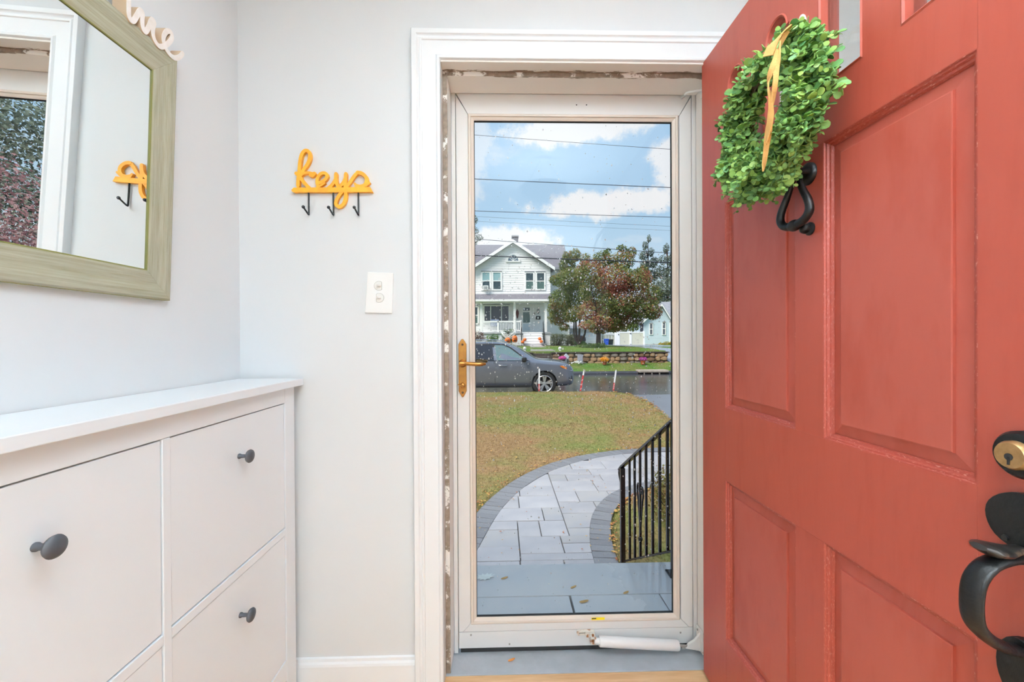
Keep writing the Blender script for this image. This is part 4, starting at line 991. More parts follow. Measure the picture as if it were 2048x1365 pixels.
curb = MB().prism([(21.25, GZ-.1), (21.25, GZ+.05), (21.32, GZ+.12), (21.55, GZ+.13), (21.75, GZ-.1)], fYZ, -45, 7.02).build('curb', M('asphalt_curb', (66, 68, 76), .35, var=.15, vs=4)); ST(curb, 'dark wet asphalt curb along the far side of the street')
c2 = MB().prism([(21.25, GZ-.1), (21.25, GZ+.05), (21.32, GZ+.12), (21.55, GZ+.13), (21.75, GZ-.1)], fYZ, 8.62, 60).build('curb', MATS['asphalt_curb']); ST(c2, 'dark asphalt curb beyond the storm drain')
dr = T('storm_drain', 'pale concrete storm drain inlet set in the far curb', 'storm drain', (7.82, 21.4, GZ))
MB().box(7.04, 8.60, 21.16, 21.75, GZ+.07, GZ+.19).build('hood', M('curb_concrete', (176, 164, 152), .7, var=.15, vs=5), dr, bevel=.02)
MB().box(7.1, 8.54, 21.30, 21.7, GZ-.1, GZ+.075).build('throat', darkgap_m, dr)
for x in (7.3, 7.7, 8.1): MB().box(x, x+.05, 21.19, 21.27, GZ-.05, GZ+.075).build('bar', MATS['curb_concrete'], dr)
# far lawns
def far_z(x, y):
    if x < 9.35: base = GZ+.12+(.33)*min(1, max(0, (y-21.5)/1.7)) if y < 23.35 else None
    else:
        base = GZ+.1+(1.15)*min(1, max(0, (y-21.5)/5.5))**1.0 if y < 27 else None
    if base is None:
        if y < 27: base = .42+.13*(y-23.35)/3.65
        elif y < 36: base = .55
        elif y < 48: base = .55-.15*(y-36)/12
        else: base = .40
    return base
xs = np.unique(np.concatenate([np.arange(-24, 9.2, .8), [9.30, 9.36, 9.4], np.arange(9.8, 40, .8)])); ys = np.unique(np.concatenate([np.arange(21.5, 23.3, .2), [23.34, 23.36], np.arange(23.6, 30, .4), np.arange(30, 110, 2.5)]))
v = [(x, y, far_z(x, y)+.02*mnoise.noise(Vector((x, y, 3)))*(y > 21.6)) for y in ys for x in xs]; nx = len(xs)
fcs = [(j_*nx+i_, j_*nx+i_+1, (j_+1)*nx+i_+1, (j_+1)*nx+i_) for j_ in range(len(ys)-1) for i_ in range(nx-1)]
ST(MB().add(v, fcs).build('lawn_far', lawn_mat('green_turf', (72, 118, 44), (98, 138, 62), (104, 124, 60), (134, 132, 78)), smooth=50), 'green verge and lawn across the street')
def blades2(n, xr, yr, hgt, wid):
    v = []; fc = []
    for x, y in zip(rg.uniform(*xr, n), rg.uniform(*yr, n)):
        if abs(y-23.35) < .25: continue
        a = rg.uniform(0, 6.28); z = far_z(x, y)-.01; h = hgt*rg.uniform(.5, 1.2); dx = math.cos(a)*wid; k = len(v)
        v += [(x-dx, y, z), (x+dx, y, z), (x+rg.uniform(-.5, .5)*h, y+rg.uniform(-.5, .5)*h, z+h)]; fc.append((k, k+1, k+2))
    return v, fc
b2 = MB(); v, fc = blades2(16000, (1.2, 9.3), (21.6, 23.1), .05, .009); b2.add(v, fc); v, fc = blades2(14000, (1.0, 9.3), (23.6, 30), .05, .01); b2.add(v, fc)
tag(b2.build('grass', lawn_mat('green_blades', (80, 128, 50), (112, 154, 72), (112, 132, 64), (144, 146, 88), True), fix=False), 'green grass on the verge and lawn across the street', 'grass', kind='stuff')
# entrance walk and driveway across the street
def strip(name, L_, R_, mat, lab, th=.03):
    v = []; n = len(L_)
    for (a, b) in zip(L_, R_): v += [(a[0], a[1], far_z(*a)+th), (b[0], b[1], far_z(*b)+th), (b[0], b[1], far_z(*b)-.2), (a[0], a[1], far_z(*a)-.2)]
    f_ = [(i*4+k, i*4+(k+1) % 4, i*4+4+(k+1) % 4, i*4+4+k) for i in range(n-1) for k in range(4)]+[(0, 1, 2, 3), tuple(4*n-4+k for k in range(4))[::-1]]
    ST(MB().add(v, f_).build(name, mat), lab)
conc = M('wet_concrete', (164, 158, 156), .3, var=.1, vs=2)
strip('path', [(1.62, 23.6), (2.0, 29), (2.35, 35.2)], [(3.05, 23.7), (3.05, 29), (3.3, 35.2)], conc, 'wet concrete walk up to the porch steps of the white house')
strip('driveway_far', [(9.45, 21.4), (9.5, 23.4), (9.0, 26), (8.9, 30), (9.6, 38), (10.8, 48)], [(13.5, 21.4), (13.2, 23.4), (12.6, 26), (12.6, 30), (14, 38), (15.5, 48)], M('wet_drive', (150, 156, 170), .2, var=.12, vs=1.5), 'wet grey driveway at the end of the stone wall')
# ================================================================== RAILING on the steps
RX = .955
rail_ = T('stair_railing', 'black wrought iron stair railing with scroll beside the steps', 'railing', (RX, 2.8, -.7))
iron = M('wet_black_iron', (14, 14, 16), .18, spec=.6, bump=.1, bs=90)
ty = lambda y: .672-.5735*(y-2.31)
by_ = lambda y: -.100-.60*(y-2.37)
MB().box(RX-.018, RX+.018, 2.262, 2.298, -.18, ty(2.31)-.01).build('post', iron, rail_, bevel=.003)
MB().box(RX-.04, RX+.04, 2.24, 2.32, -.18, -.172).build('base_plate', iron, rail_, bevel=.002)
MB().box(RX-.018, RX+.018, 3.262, 3.298, GZ-.02, ty(3.28)-.012).build('post', iron, rail_, bevel=.003)
h = MB().tube([(RX, 2.20, ty(2.31)-.002), (RX, 2.30, ty(2.31)), (RX, 3.30, ty(3.30)), (RX, 3.345, ty(3.345)-.008)], .021, 8, 0, .55); h.build('handrail', iron, rail_, smooth=40)
MB().tube([(RX, 3.335, ty(3.345)-.004), (RX, 3.352, ty(3.345)-.03), (RX, 3.345, ty(3.345)-.065), (RX, 3.318, ty(3.345)-.105), (RX, 3.30, ty(3.345)-.125)], [.016, .015, .013, .011, .009], 8, 5).build('end_scroll', iron, rail_, smooth=50)
MB().tube([(RX, 2.285, by_(2.285)), (RX, 3.28, by_(3.28))], .012, 6, 0, .6).build('bottom_rail', iron, rail_)
bl_ = [2.378+.1195*i for i in range(7)]
for i, y in enumerate(bl_):
    MB().box(RX-.0075, RX+.0075, y-.0075, y+.0075, by_(y)-.005, ty(y)-.012).build('baluster', iron, rail_)
yc = bl_[4]; zc = (ty(yc)+by_(yc))/2
sc_ = MB()
for sg in (1, -1):
    sc_.tube([(RX, yc+sg*.004, zc-.20), (RX, yc+sg*.02, zc-.10), (RX, yc+sg*.045, zc+.02), (RX, yc+sg*.06, zc+.08), (RX, yc+sg*.05, zc+.125), (RX, yc+sg*.025, zc+.125), (RX, yc+sg*.022, zc+.09), (RX, yc+sg*.04, zc+.085)], .006, 6, 5)
sc_.ball((RX, yc, zc-.245), (.016, .016, .02), 10, 6); sc_.ball((RX, yc, zc+.17), (.009, .009, .02), 8, 6)
sc_.build('scroll', iron, rail_, smooth=60)

# ================================================================== DRIVEWAY MARKERS on the lawn edge
red_r = M('marker_red', (214, 58, 62), .4); wht_r = M('marker_white', (236, 236, 240), .4)
for (px, top_px, ytop, ybot, up_white, lab) in ((1078, 1078.5, 738, 783, .62, 'driveway marker stake in front of the grey car wheel'), (1160, 1168, 741, 783, .22, 'leaning red and white driveway marker stake just beyond the car bumper'), (1226, 1232, 741, 782, .55, 'leaning driveway marker stake with the taller white top, at the lawn corner')):
    Y = 12.75; a = at(px, ybot, Y); b = at(top_px, ytop, Y); a.z = lawn_z(a.x, Y)-.03
    d = b-a; t = T('marker_stake', lab, 'stake', a, 'driveway marker stakes along the lawn edge')
    def bar(k0, k1, w_, name, mt):
        p, q = a+d*k0, a+d*k1; s_ = Vector((d.z, 0, -d.x)).normalized()*w_/2; h_ = Vector((0, .006, 0))
        vs = [p-s_-h_, p+s_-h_, p+s_+h_, p-s_+h_, q-s_-h_, q+s_-h_, q+s_+h_, q-s_+h_]
        return MB().add(vs, [(0, 3, 2, 1), (4, 5, 6, 7), (0, 1, 5, 4), (1, 2, 6, 5), (2, 3, 7, 6), (3, 0, 4, 7)]).build(name, mt, t)
    bar(-.05, .12, .018, 'spike', M('stake_grey', (150, 156, 160), .5))
    bar(.10, 1-up_white, .046, 'red_band', red_r); bar(1-up_white, .97, .046, 'white_band', wht_r)
    p, q = a+d*.97, a+d*1.0; MB().add([p+Vector((-.023, -.006, 0)), p+Vector((.023, -.006, 0)), p+Vector((.023, .006, 0)), p+Vector((-.023, .006, 0)), q+Vector((.006, -.006, .02)), q+Vector((.006, .006, .02))], [(0, 1, 4), (2, 3, 5), (1, 2, 5, 4), (3, 0, 4, 5), (0, 3, 2, 1)]).build('tip', wht_r, t)
    n_ = 3
    for k in range(n_):
        z0 = .16+(1-up_white-.2)*k/n_; p = a+d*z0; q = a+d*(z0+.07)
        MB().add([p+Vector((-.023, -.0075, 0)), p+Vector((-.008, -.0075, 0)), q+Vector((.023, -.0075, 0)), q+Vector((.008, -.0075, 0)), p+Vector((-.023, -.006, 0)), p+Vector((-.008, -.006, 0)), q+Vector((.023, -.006, 0)), q+Vector((.008, -.006, 0))], [(0, 1, 2, 3), (4, 7, 6, 5), (0, 4, 5, 1), (1, 5, 6, 2), (2, 6, 7, 3), (3, 7, 4, 0)]).build('stripe', wht_r, t)

# ================================================================== SUV parked on the street
paint = M('car_grey_metallic', (134, 138, 152), .26, .6, coat=.6)
tint = M('car_tinted_glass', (34, 38, 50), .04, spec=.7); tint2 = M('car_front_glass', (104, 128, 132), .06, spec=.7)
rub = M('tyre_rubber', (22, 22, 23), .7); alloy = M('alloy', (196, 198, 204), .28, .7); cblk = M('car_black_plastic', (20, 20, 22), .45); lampm = M('lamp_lens', (214, 222, 230), .08, .4); amber = M('amber_lens', (236, 130, 34), .2); chrome = M('chrome', (214, 216, 222), .12, 1.0)
def make_suv(C, label, paintm, group=None, cat='car', full=True):
    car = T('suv' if full else 'parked_car', label, cat, (C[0], C[1], C[2]), group)
    S = [  # x, zbot, zsill, zbelt, ztop, w_sill, w_belt, w_top
        (-3.88, .50, .62, 1.00, 1.08, .70, .78, .55), (-3.80, .38, .50, 1.10, 1.36, .86, .92, .60), (-3.62, .30, .40, 1.14, 1.64, .93, .97, .64), (-3.2, .27, .38, 1.15, 1.73, .96, .985, .67), (-2.2, .25, .36, 1.15, 1.775, .965, .985, .69),
        (-1.6, .25, .36, 1.15, 1.77, .965, .985, .69), (-1.25, .25, .36, 1.15, 1.735, .965, .985, .68), (-.95, .25, .36, 1.15, 1.62, .965, .985, .66), (-.55, .25, .36, 1.14, 1.385, .965, .985, .69), (-.24, .25, .36, 1.10, 1.185, .965, .98, .74),
        (.10, .25, .36, 1.05, 1.16, .965, .975, .72), (.45, .26, .38, 1.02, 1.135, .955, .965, .72), (.70, .27, .40, .99, 1.09, .93, .93, .68), (.84, .27, .42, .95, 1.04, .88, .86, .64), (.94, .28, .46, .88, .96, .79, .78, .58), (1.01, .34, .50, .78, .86, .66, .65, .50), (1.03, .42, .52, .70, .76, .57, .56, .44)]
    def side_y(x, z):
        for a, b in zip(S, S[1:]):
            if a[0] <= x <= b[0]:
                t = (x-a[0])/(b[0]-a[0]); q = [a[k]+(b[k]-a[k])*t for k in range(8)]; break
        k = min(1, max(0, (z-q[3])/max(.01, q[4]-.05-q[3]))); return q[6]+(q[7]-q[6])*k if z > q[3] else q[6]+(q[5]-q[6])*((q[3]-z)/(q[3]-q[2]))**2
    P = lambda x, y, z: (C[0]+x, C[1]+y, C[2]+z)
    body = MB(); n = 0; vs = []
    for (x, zb_, zs, zl, zt, ws, wl, wt) in S:
        half = [(0, zt), (wt*.55, zt-.008), (wt*.88, zt-.028), (wt, zt-.07*(1 if zt-zl > .2 else .4)), (wt+(wl-wt)*.5, zl+(zt-zl)*.46), (wl-.006, zl+.03*(zt-zl > .1)), (wl, zl-.06), (wl+.006, (zl*.55+zs*.45)), (ws, zs+.06), (ws-.03, zs-.03), (ws-.12, zb_), (0, zb_)]
        ring = [P(x, y, z) for y, z in half]+[P(x, -y, z) for y, z in half[-2:0:-1]]
        n = len(ring); vs += ring
    N = len(S); fs = [(i*n+k, i*n+(k+1) % n, (i+1)*n+(k+1) % n, (i+1)*n+k) for i in range(N-1) for k in range(n)]+[tuple(range(n)), tuple(range(N*n-1, (N-1)*n-1, -1))]
    bo = body.add(vs, fs).build('body', paintm, car, smooth=50)
    sub = bo.modifiers.new('s', 'SUBSURF'); sub.levels = sub.render_levels = 2
    # wheel arches cut out of the body
    cut = MB()
    for x in (0, -2.9):
        for sg in (1, -1): cut.lathe([(.001, 0), (.425, 0), (.425, .45), (.001, .45)], P(x, sg*.66, .385), (0, sg, 0), 40)
    co = cut.build('arch_cutter', cblk); co.data.materials.clear(); co.data.materials.append(cblk)
    bm2 = bo.modifiers.new('b', 'BOOLEAN'); bm2.operation = 'DIFFERENCE'; bm2.object = co; bm2.solver = 'EXACT'
    bpy.context.view_layer.update(); dg = bpy.context.evaluated_depsgraph_get()
    me = bpy.data.meshes.new_from_object(bo.evaluated_get(dg)); bo.modifiers.clear(); bo.data = me
    if len(me.materials) < 2: me.materials.append(cblk)
    bpy.data.objects.remove(co)
    me.polygons.foreach_set('use_smooth', [True]*len(me.polygons)); me.set_sharp_from_angle(angle=R(40))
    def panel(name, pts, mt, off=.006, th=.012, sgs=(-1, 1), par=None):
        for sg in sgs:
            m_ = MB(); k = len(pts)
            m_.add([P(x, sg*(side_y(x, z)+off), z) for x, z in pts]+[P(x, sg*(side_y(x, z)+off-th), z) for x, z in pts], [tuple(range(k)), tuple(range(2*k-1, k-1, -1))]+[(i, (i+1) % k, k+(i+1) % k, k+i) for i in range(k)])
            m_.build(name, mt, par or car)
    frontw = [(-1.62, 1.648), (-1.32, 1.632), (-1.12, 1.54), (-.89, 1.372), (-.67, 1.21), (-.57, 1.158), (-1.545, 1.150)]
    rearw = [(-2.55, 1.655), (-2.1, 1.662), (-1.70, 1.650), (-1.635, 1.150), (-2.55, 1.165)]
    qw = [(-3.35, 1.58), (-2.68, 1.65), (-2.68, 1.17), (-3.2, 1.22)]
    grow = lambda pts, e: [(x+(x-sum(p[0] for p in pts)/len(pts))*e, z+(z-sum(p[1] for p in pts)/len(pts))*e) for x, z in pts]
    panel('window_surround', [(-3.42, 1.60), (-2.6, 1.69), (-1.9, 1.695), (-1.30, 1.665), (-1.08, 1.565), (-.86, 1.40), (-.62, 1.225), (-.50, 1.135), (-1.5, 1.130), (-2.6, 1.135), (-3.25, 1.2)], cblk, .004)
    panel('front_window', frontw, tint2, .010); panel('rear_window', rearw, tint, .010); panel('quarter_window', qw, tint, .010)
    # windscreen
    wsv = []
    for (x, z, w_) in ((-1.02, 1.668, .56), (-.74, 1.515, .60), (-.46, 1.338, .64), (-.20, 1.182, .66)):
        for k in range(7): u = -1+2*k/6; wsv.append(P(x-.10*u*u+.012, u*w_, z+.010-.03*u*u))
    o_ = MB().add(wsv, [(j_*7+i_, j_*7+i_+1, (j_+1)*7+i_+1, (j_+1)*7+i_) for j_ in range(3) for i_ in range(6)]).build('windscreen', M('screen_glass', (66, 88, 86), .05, spec=.7), car, smooth=60); so = o_.modifiers.new('t', 'SOLIDIFY'); so.thickness = .006
    for sg in (-1, 1):
        MB().tube([P(-3.1, sg*.66, 1.735), P(-2.9, sg*.66, 1.79), P(-2.2, sg*.665, 1.815), P(-1.6, sg*.66, 1.805), P(-1.32, sg*.655, 1.765), P(-1.2, sg*.65, 1.72)], .018, 8, 4).build('roof_rail', chrome if full else cblk, car, smooth=50)
        MB().box(C[0]-2.45, C[0]-.46, C[1]+sg*.99-.02, C[1]+sg*.99+.0, C[2]+.27, C[2]+.35).build('sill_trim', cblk, car, bevel=.01)
        MB().obox(P(-.66, sg*1.075, 1.175), (.16, .20, .15), (0, 0, .1*sg)).build('wing_mirror', cblk, car, bevel=.045, seg=3)
        MB().tube([P(-1.47, sg*1.002, .985), P(-1.4, sg*1.018, .987), P(-1.28, sg*1.018, .987), P(-1.21, sg*1.002, .985)], .014, 8, 3).build('door_handle', chrome, car, smooth=50)
        hl = MB(); pts = [(.52, .955), (.62, .972), (.90, .935), (.955, .87), (.965, .80), (.90, .79), (.70, .84)]
        panel('headlamp', pts, lampm, .012, .03, (sg,)); panel('turn_lamp', [(.50, .955), (.60, .962), (.74, .90), (.72, .845), (.60, .885)], amber, .018, .03, (sg,))
        panel('fog_lamp', [(.80, .58), (.93, .62), (.95, .50), (.84, .46)], cblk, .006, .02, (sg,))
        for (x0, x1) in ((-1.613, -1.600), (-.470, -.458), (-2.60, -2.588)):
            panel('door_seam', [(x0-.02, 1.13), (x1-.02, 1.13), (x1, .75), (x1, .40), (x0, .40), (x0, .75)], darkgap_m, .002, .01, (sg,))
    for x in (0, -2.9):
        for sg in (-1, 1):
            c = P(x, sg*.76, .383)
            MB().lathe([(.001, .0), (.425, .0), (.425, .02), (.001, .02)], P(x, sg*.67, .385), (0, sg, 0), 32).build('wheel_well', darkgap_m, car)
            wh = MB().lathe([(.27, .015), (.30, .0), (.36, .015), (.383, .05), (.383, .16), (.36, .20), (.30, .215), (.272, .205), (.272, .015), (.27, .015)], c, (0, sg, 0), 48, cap=False).build('wheel', rub, car, smooth=40)
            rm_ = MB(); rm_.lathe([(.272, .02), (.272, .205), (.262, .213), (.250, .205), (.247, .14), (.247, .02)], c, (0, sg, 0), 48)
            cc = Vector(c)
            for k in range(10):
                a = 2*math.pi*(k//2)/5+(.17 if k % 2 else -.17)+.3; d_ = Vector((math.cos(a), 0, math.sin(a))); p_ = Vector((-d_.z, 0, d_.x)); y = Vector((0, sg, 0))
                i0, o0 = cc+d_*.05+y*.19, cc+d_*.255+y*.202
                vs_ = []
                for q, w_ in ((i0, .020), (o0, .028)): vs_ += [q-p_*w_, q+p_*w_, q+p_*w_-y*.035, q-p_*w_-y*.035]
                rm_.add(vs_, [(0, 1, 5, 4), (1, 2, 6, 5), (2, 3, 7, 6), (3, 0, 4, 7), (0, 3, 2, 1), (4, 5, 6, 7)])
            rm_.lathe([(.001, .2), (.05, .2), (.06, .18), (.06, .13), (.001, .13)], c, (0, sg, 0), 20)
            rm_.build('rim', alloy, wh, smooth=40)
            MB().lathe([(.001, .06), (.16, .06), (.16, .09), (.001, .09)], c, (0, sg, 0), 24).build('brake_disc', M('brake_iron', (70, 70, 74), .5, .6), wh)
    MB().box(C[0]+.965, C[0]+1.022, C[1]-.42, C[1]+.42, C[2]+.60, C[2]+.84).build('grille', cblk, car, bevel=.02)
    return car
make_suv((1.374, 14.40, GZ-.005), 'dark grey SUV parked on the wet street in front of the white house', paint)
# ================================================================== STONE RETAINING WALL across the street
WY = 23.30
wall_spans = [(2.74, at(1336.5, 715, WY).x, 'low fieldstone retaining wall with dark flat cap across the street'), (-7.0, 1.70, 'fieldstone retaining wall behind the grey SUV, short of the stone steps')]
zt_, zb_ = at(1200, 704.5, WY).z, -.34
stm = [M('fieldstone_tan', (176, 146, 112), .75, col2=(150, 120, 92), vs=7, bump=.3, bs=14), M('fieldstone_grey', (148, 140, 130), .75, col2=(116, 108, 98), vs=7, bump=.3, bs=14), M('fieldstone_brown', (136, 106, 80), .75, col2=(104, 82, 64), vs=7, bump=.3, bs=14)]
rs = random.Random(4)
def stone(cx, cz, w_, h_, rw_):
    m_ = MB(); n_ = rs.randint(7, 9); ph = rs.random()*6
    prof = [(w_/2*(abs(math.cos(a))**.7*math.copysign(1, math.cos(a)))*rs.uniform(.86, 1.05), h_/2*(abs(math.sin(a))**.7*math.copysign(1, math.sin(a)))*rs.uniform(.86, 1.05)) for a in [2*math.pi*i/n_+ph for i in range(n_)]]
    dep = rs.uniform(.05, .10); vs = []
    for (k, y) in ((1.0, .06), (1.0, .0), (.72, -dep)): vs += [(cx+u*k, WY+y, cz+v*k) for u, v in prof]
    vs.append((cx, WY-dep*1.12, cz)); b = 2*n_
    m_.add(vs, [(r_*n_+i, r_*n_+(i+1) % n_, (r_+1)*n_+(i+1) % n_, (r_+1)*n_+i) for r_ in range(2) for i in range(n_)]+[(b+i, b+(i+1) % n_, 3*n_) for i in range(n_)])
    m_.build('stone', rs.choice((stm[0], stm[0], stm[1], stm[2])), rw_, smooth=45)
for wx0, wx1, lab in wall_spans:
    rw_ = T('stone_wall', lab, 'wall', ((wx0+wx1)/2, WY, -.3))
    MB().box(wx0, wx1-.05, WY+.005, WY+.40, zb_-.2, zt_-.06).build('core', M('wall_mortar', (92, 80, 68), .9, var=.25, vs=8), rw_)
    z = zb_+.02
    while z < zt_-.12:
        h_ = rs.uniform(.14, .25); h_ = min(h_, zt_-.07-z)
        if zt_-.07-(z+h_) < .1: h_ = zt_-.07-z
        x = wx0+rs.uniform(0, .1)
        while x < wx1-.05:
            w_ = min(rs.uniform(.18, .56), wx1-x)
            if w_ > .1: stone(x+w_/2, z+h_/2+rs.uniform(-.03, .03), w_*1.03, h_*rs.uniform(.95, 1.2), rw_)
            x += w_
        z += h_
    x = wx0
    while x < wx1:
        w_ = min(rs.uniform(.7, 1.3), wx1-x+.05); MB().box(x, x+w_-.01, WY-.10, WY+.42, zt_-.065, zt_+rs.uniform(-.004, .004)).build('cap_stone', M('dark_cap', (74, 66, 62), .4, var=.2, vs=6), rw_, bevel=.01); x += w_
# ================================================================== WHITE HOUSE across the street
HY, HP, HD = 37.0, 36.4, 38.6            # upper facade, porch front, door wall
sid = M('white_siding', (248, 246, 246), .55, var=.03, vs=1); trimw = M('white_house_trim', (252, 251, 250), .5)
shg = M('grey_shingles', (134, 130, 138), .85, col2=(104, 102, 110), vs=3.2, lo=.35, hi=.65, stretch=(3, 3, 9), bump=.3, bs=12)
winm = M('window_dark_glass', (62, 84, 92), .06, spec=.7, col2=(44, 56, 64), vs=.8); wing = M('window_shade', (150, 186, 192), .25); wing2 = M('window_green_glass', (84, 112, 106), .08, spec=.7)
house = T('house', 'white two-storey house with a front gable and open porch across the street', 'house', (at(1030, 690, HP).x, HP, .55))
def hx(px, Y): return at(px, 600, Y).x
def hz(py, Y, px=1030): return at(px, py, Y).z
def hbox(name, px0, px1, py0, py1, Y0, Y1, mt, par=house, Yr=None, bevel=0):
    Yr = Y0 if Yr is None else Yr
    return MB().box(hx(px0, Yr), hx(px1, Yr), Y0, Y1, hz(py1, Yr), hz(py0, Yr)).build(name, mt, par, bevel=bevel)
def siding(name, Y, zlo, zhi, xf0, xf1, par, mt=sid, pitch=.2, th=.025, depth=.3, kind='stuff'):
    m_ = MB(); z = zlo
    while z < zhi-.01:
        z1 = min(z+pitch, zhi); a0, a1 = xf0(z), xf1(z); b0, b1 = xf0(z1), xf1(z1)
        if a1-a0 < .05: break
        m_.add([(a0, Y-th, z), (a1, Y-th, z), (b1, Y-.004, z1), (b0, Y-.004, z1), (a0, Y+depth, z), (a1, Y+depth, z), (b1, Y+depth, z1), (b0, Y+depth, z1)], [(0, 1, 2, 3), (4, 7, 6, 5), (0, 4, 5, 1), (3, 2, 6, 7), (0, 3, 7, 4), (1, 5, 6, 2)])
        z = z1
    return tag(m_.build(name, mt, par), kind=kind)
# upper facade with gable
gxl, gxr, gxm = hx(950, HY), hx(1101, HY), hx(1026, HY); zE, zPk, zB = hz(537, HY), hz(487, HY), hz(592, HY)
siding('siding', HY, zB, zE, lambda z: gxl, lambda z: gxr, house)
siding('gable_siding', HY, zE, zPk, lambda z: gxl+(gxm-gxl)*(z-zE)/(zPk-zE), lambda z: gxr+(gxm-gxr)*(z-zE)/(zPk-zE), house)
# gable roof with rake boards
sl = (zPk-zE)/(gxm-gxl)
for sg, x0 in ((-1, gxl), (1, gxr)):
    ov = .35*sg; a = Vector((x0+ov, 0, zE-.35*sl+.10)); b = Vector((gxm, 0, zPk+.10)); dz = Vector((0, 0, .16))
    MB().add([a+Vector((0, HY-.45, 0)), b+Vector((0, HY-.45, 0)), b+dz+Vector((0, HY-.45, 0)), a+dz+Vector((0, HY-.45, 0)), a+Vector((0, HY+7, 0)), b+Vector((0, HY+7, 0)), b+dz+Vector((0, HY+7, 0)), a+dz+Vector((0, HY+7, 0))], [(0, 1, 2, 3), (4, 7, 6, 5), (0, 4, 5, 1), (1, 5, 6, 2), (2, 6, 7, 3), (3, 7, 4, 0)]).build('gable_roof', shg, house)
    dz2 = Vector((0, 0, .34)); d0 = Vector((0, 0, -.14))
    MB().add([a+d0+Vector((0, HY-.50, 0)), b+d0+Vector((0, HY-.50, 0)), b+dz2*.45+Vector((0, HY-.50, 0)), a+dz2*.45+Vector((0, HY-.50, 0)), a+d0+Vector((0, HY-.44, 0)), b+d0+Vector((0, HY-.44, 0)), b+dz2*.45+Vector((0, HY-.44, 0)), a+dz2*.45+Vector((0, HY-.44, 0))], [(0, 1, 2, 3), (4, 7, 6, 5), (0, 4, 5, 1), (1, 5, 6, 2), (2, 6, 7, 3), (3, 7, 4, 0)]).build('rake_board', trimw, house)
# main roof behind, ridge along the street
MR = 42.0; rz = hz(490, MR); rx0, rx1 = hx(880, MR), hx(1129, MR); ez, ey = hz(536, HD), HD-.4; ex0, ex1 = hx(870, HD), hx(1137, HD)
MB().add([(ex0, ey, ez), (ex1, ey, ez), (rx1, MR, rz), (rx0, MR, rz), (ex0, ey, ez-.14), (ex1, ey, ez-.14), (rx1, MR, rz-.2), (rx0, MR, rz-.2), (ex1, 2*MR-ey, ez), (ex0, 2*MR-ey, ez)], [(0, 1, 2, 3), (0, 4, 5, 1), (1, 5, 6, 2), (3, 2, 8, 9), (0, 3, 7, 4), (4, 7, 6, 5)]).build('main_roof', shg, house)
MB().box(ex0, ex1, ey-.06, ey+.1, ez-.22, ez-.02).build('gutter', M('gutter_grey', (150, 152, 158), .5), house)
# chimney
hbox('chimney', 1025, 1037, 473, 500, 40.2, 41.0, M('chimney_stone', (120, 112, 118), .9, var=.35, vs=5), Yr=40.2); hbox('chimney_cap', 1024, 1038, 471.5, 474, 40.1, 41.1, M('cap_grey', (150, 148, 152), .7), Yr=40.2)
# main block walls
sxr = hx(1137.5, HD)
siding('main_siding', HD, .55, ez, lambda z: hx(872, HD), lambda z: sxr, house, depth=6.5)
hbox('corner_board', 1135.5, 1138.5, 536, 692, HD-.05, HD+.2, trimw, Yr=HD)
# upstairs windows
def window(px0, px1, py0, py1, Y, up, lo, par=house, rail=True, trim=1.0, cas=3.0):
    x0, x1, z1, z0 = at(px0, py0, Y).x, at(px1, py0, Y).x, at(px0, py0, Y).z, at(px0, py1, Y).z; k = cas/829*Y; zm = (z0+z1)/2
    w_ = MB().prism([(x0-k, z0-k*.8), (x1+k, z0-k*.8), (x1+k, z1+k*.8), (x0-k, z1+k*.8)], fXZ, Y-.09, Y, holes=[[(x0, z0), (x0, z1), (x1, z1), (x1, z0)]]).build('window', trimw, par)
    if rail:
        MB().box(x0, x1, Y-.05, Y-.045, zm, z1).build('pane', up, w_); MB().box(x0, x1, Y-.035, Y-.03, z0, zm).build('pane', lo, w_)
        MB().box(x0, x1, Y-.07, Y-.02, zm-.035, zm+.035).build('meeting_rail', trimw, w_)
    else: MB().box(x0, x1, Y-.05, Y-.045, z0, z1).build('pane', up, w_)
    MB().box(x0-k, x1+k, Y-.12, Y-.08, z1+k*.8, z1+k*.8+.05).build('head', M('head_grey', (120, 122, 130), .6), w_)
    return w_
wa = window(965, 979, 546, 579, HY, wing, winm); window(986.5, 1001, 546, 579, HY, wing, winm); window(1052, 1066, 547, 578.5, HY, winm, wing2); window(1074, 1088, 547, 578.5, HY, winm, wing2)
ac = T('air_conditioner', 'white window air conditioner in the upstairs window of the white house', 'air conditioner', (hx(972, HY), HY-.2, hz(579, HY)))
hbox('casing', 967, 977, 572.5, 580.5, HY-.42, HY-.05, trimw, ac, HY); 
for k in range(4): hbox('grille', 968.5, 975.5, 574+k*1.5, 574.8+k*1.5, HY-.43, HY-.41, M('grille_grey', (110, 116, 126), .6), ac, HY)
# attic half-round window
ax0, ax1, az0 = hx(1016, HY), hx(1037.5, HY), hz(522.5, HY); axm = (ax0+ax1)/2; ar = (ax1-ax0)/2
aw = MB().prism([(axm+(ar+.16)*math.cos(a), az0-.1+(ar*1.18+.16)*max(0, math.sin(a))) for a in [math.pi*i/16 for i in range(17)]], fXZ, HY-.11, HY-.02, holes=[[(axm+ar*math.cos(a)*.96, az0+ar*1.12*math.sin(a)) for a in [math.pi*i/16 for i in range(17)]]]).build('attic_window', trimw, house)
MB().prism([(axm+ar*math.cos(a)*.96, az0+ar*1.12*math.sin(a)) for a in [math.pi*i/16 for i in range(17)]], fXZ, HY-.06, HY-.05).build('pane', M('attic_glass', (106, 124, 142), .1), aw)
for a in (.62, 1.25, 1.9, 2.52): MB().tube([(axm, HY-.07, az0), (axm+ar*.92*math.cos(a), HY-.07, az0+ar*1.08*math.sin(a))], .022, 6).build('muntin', trimw, aw)
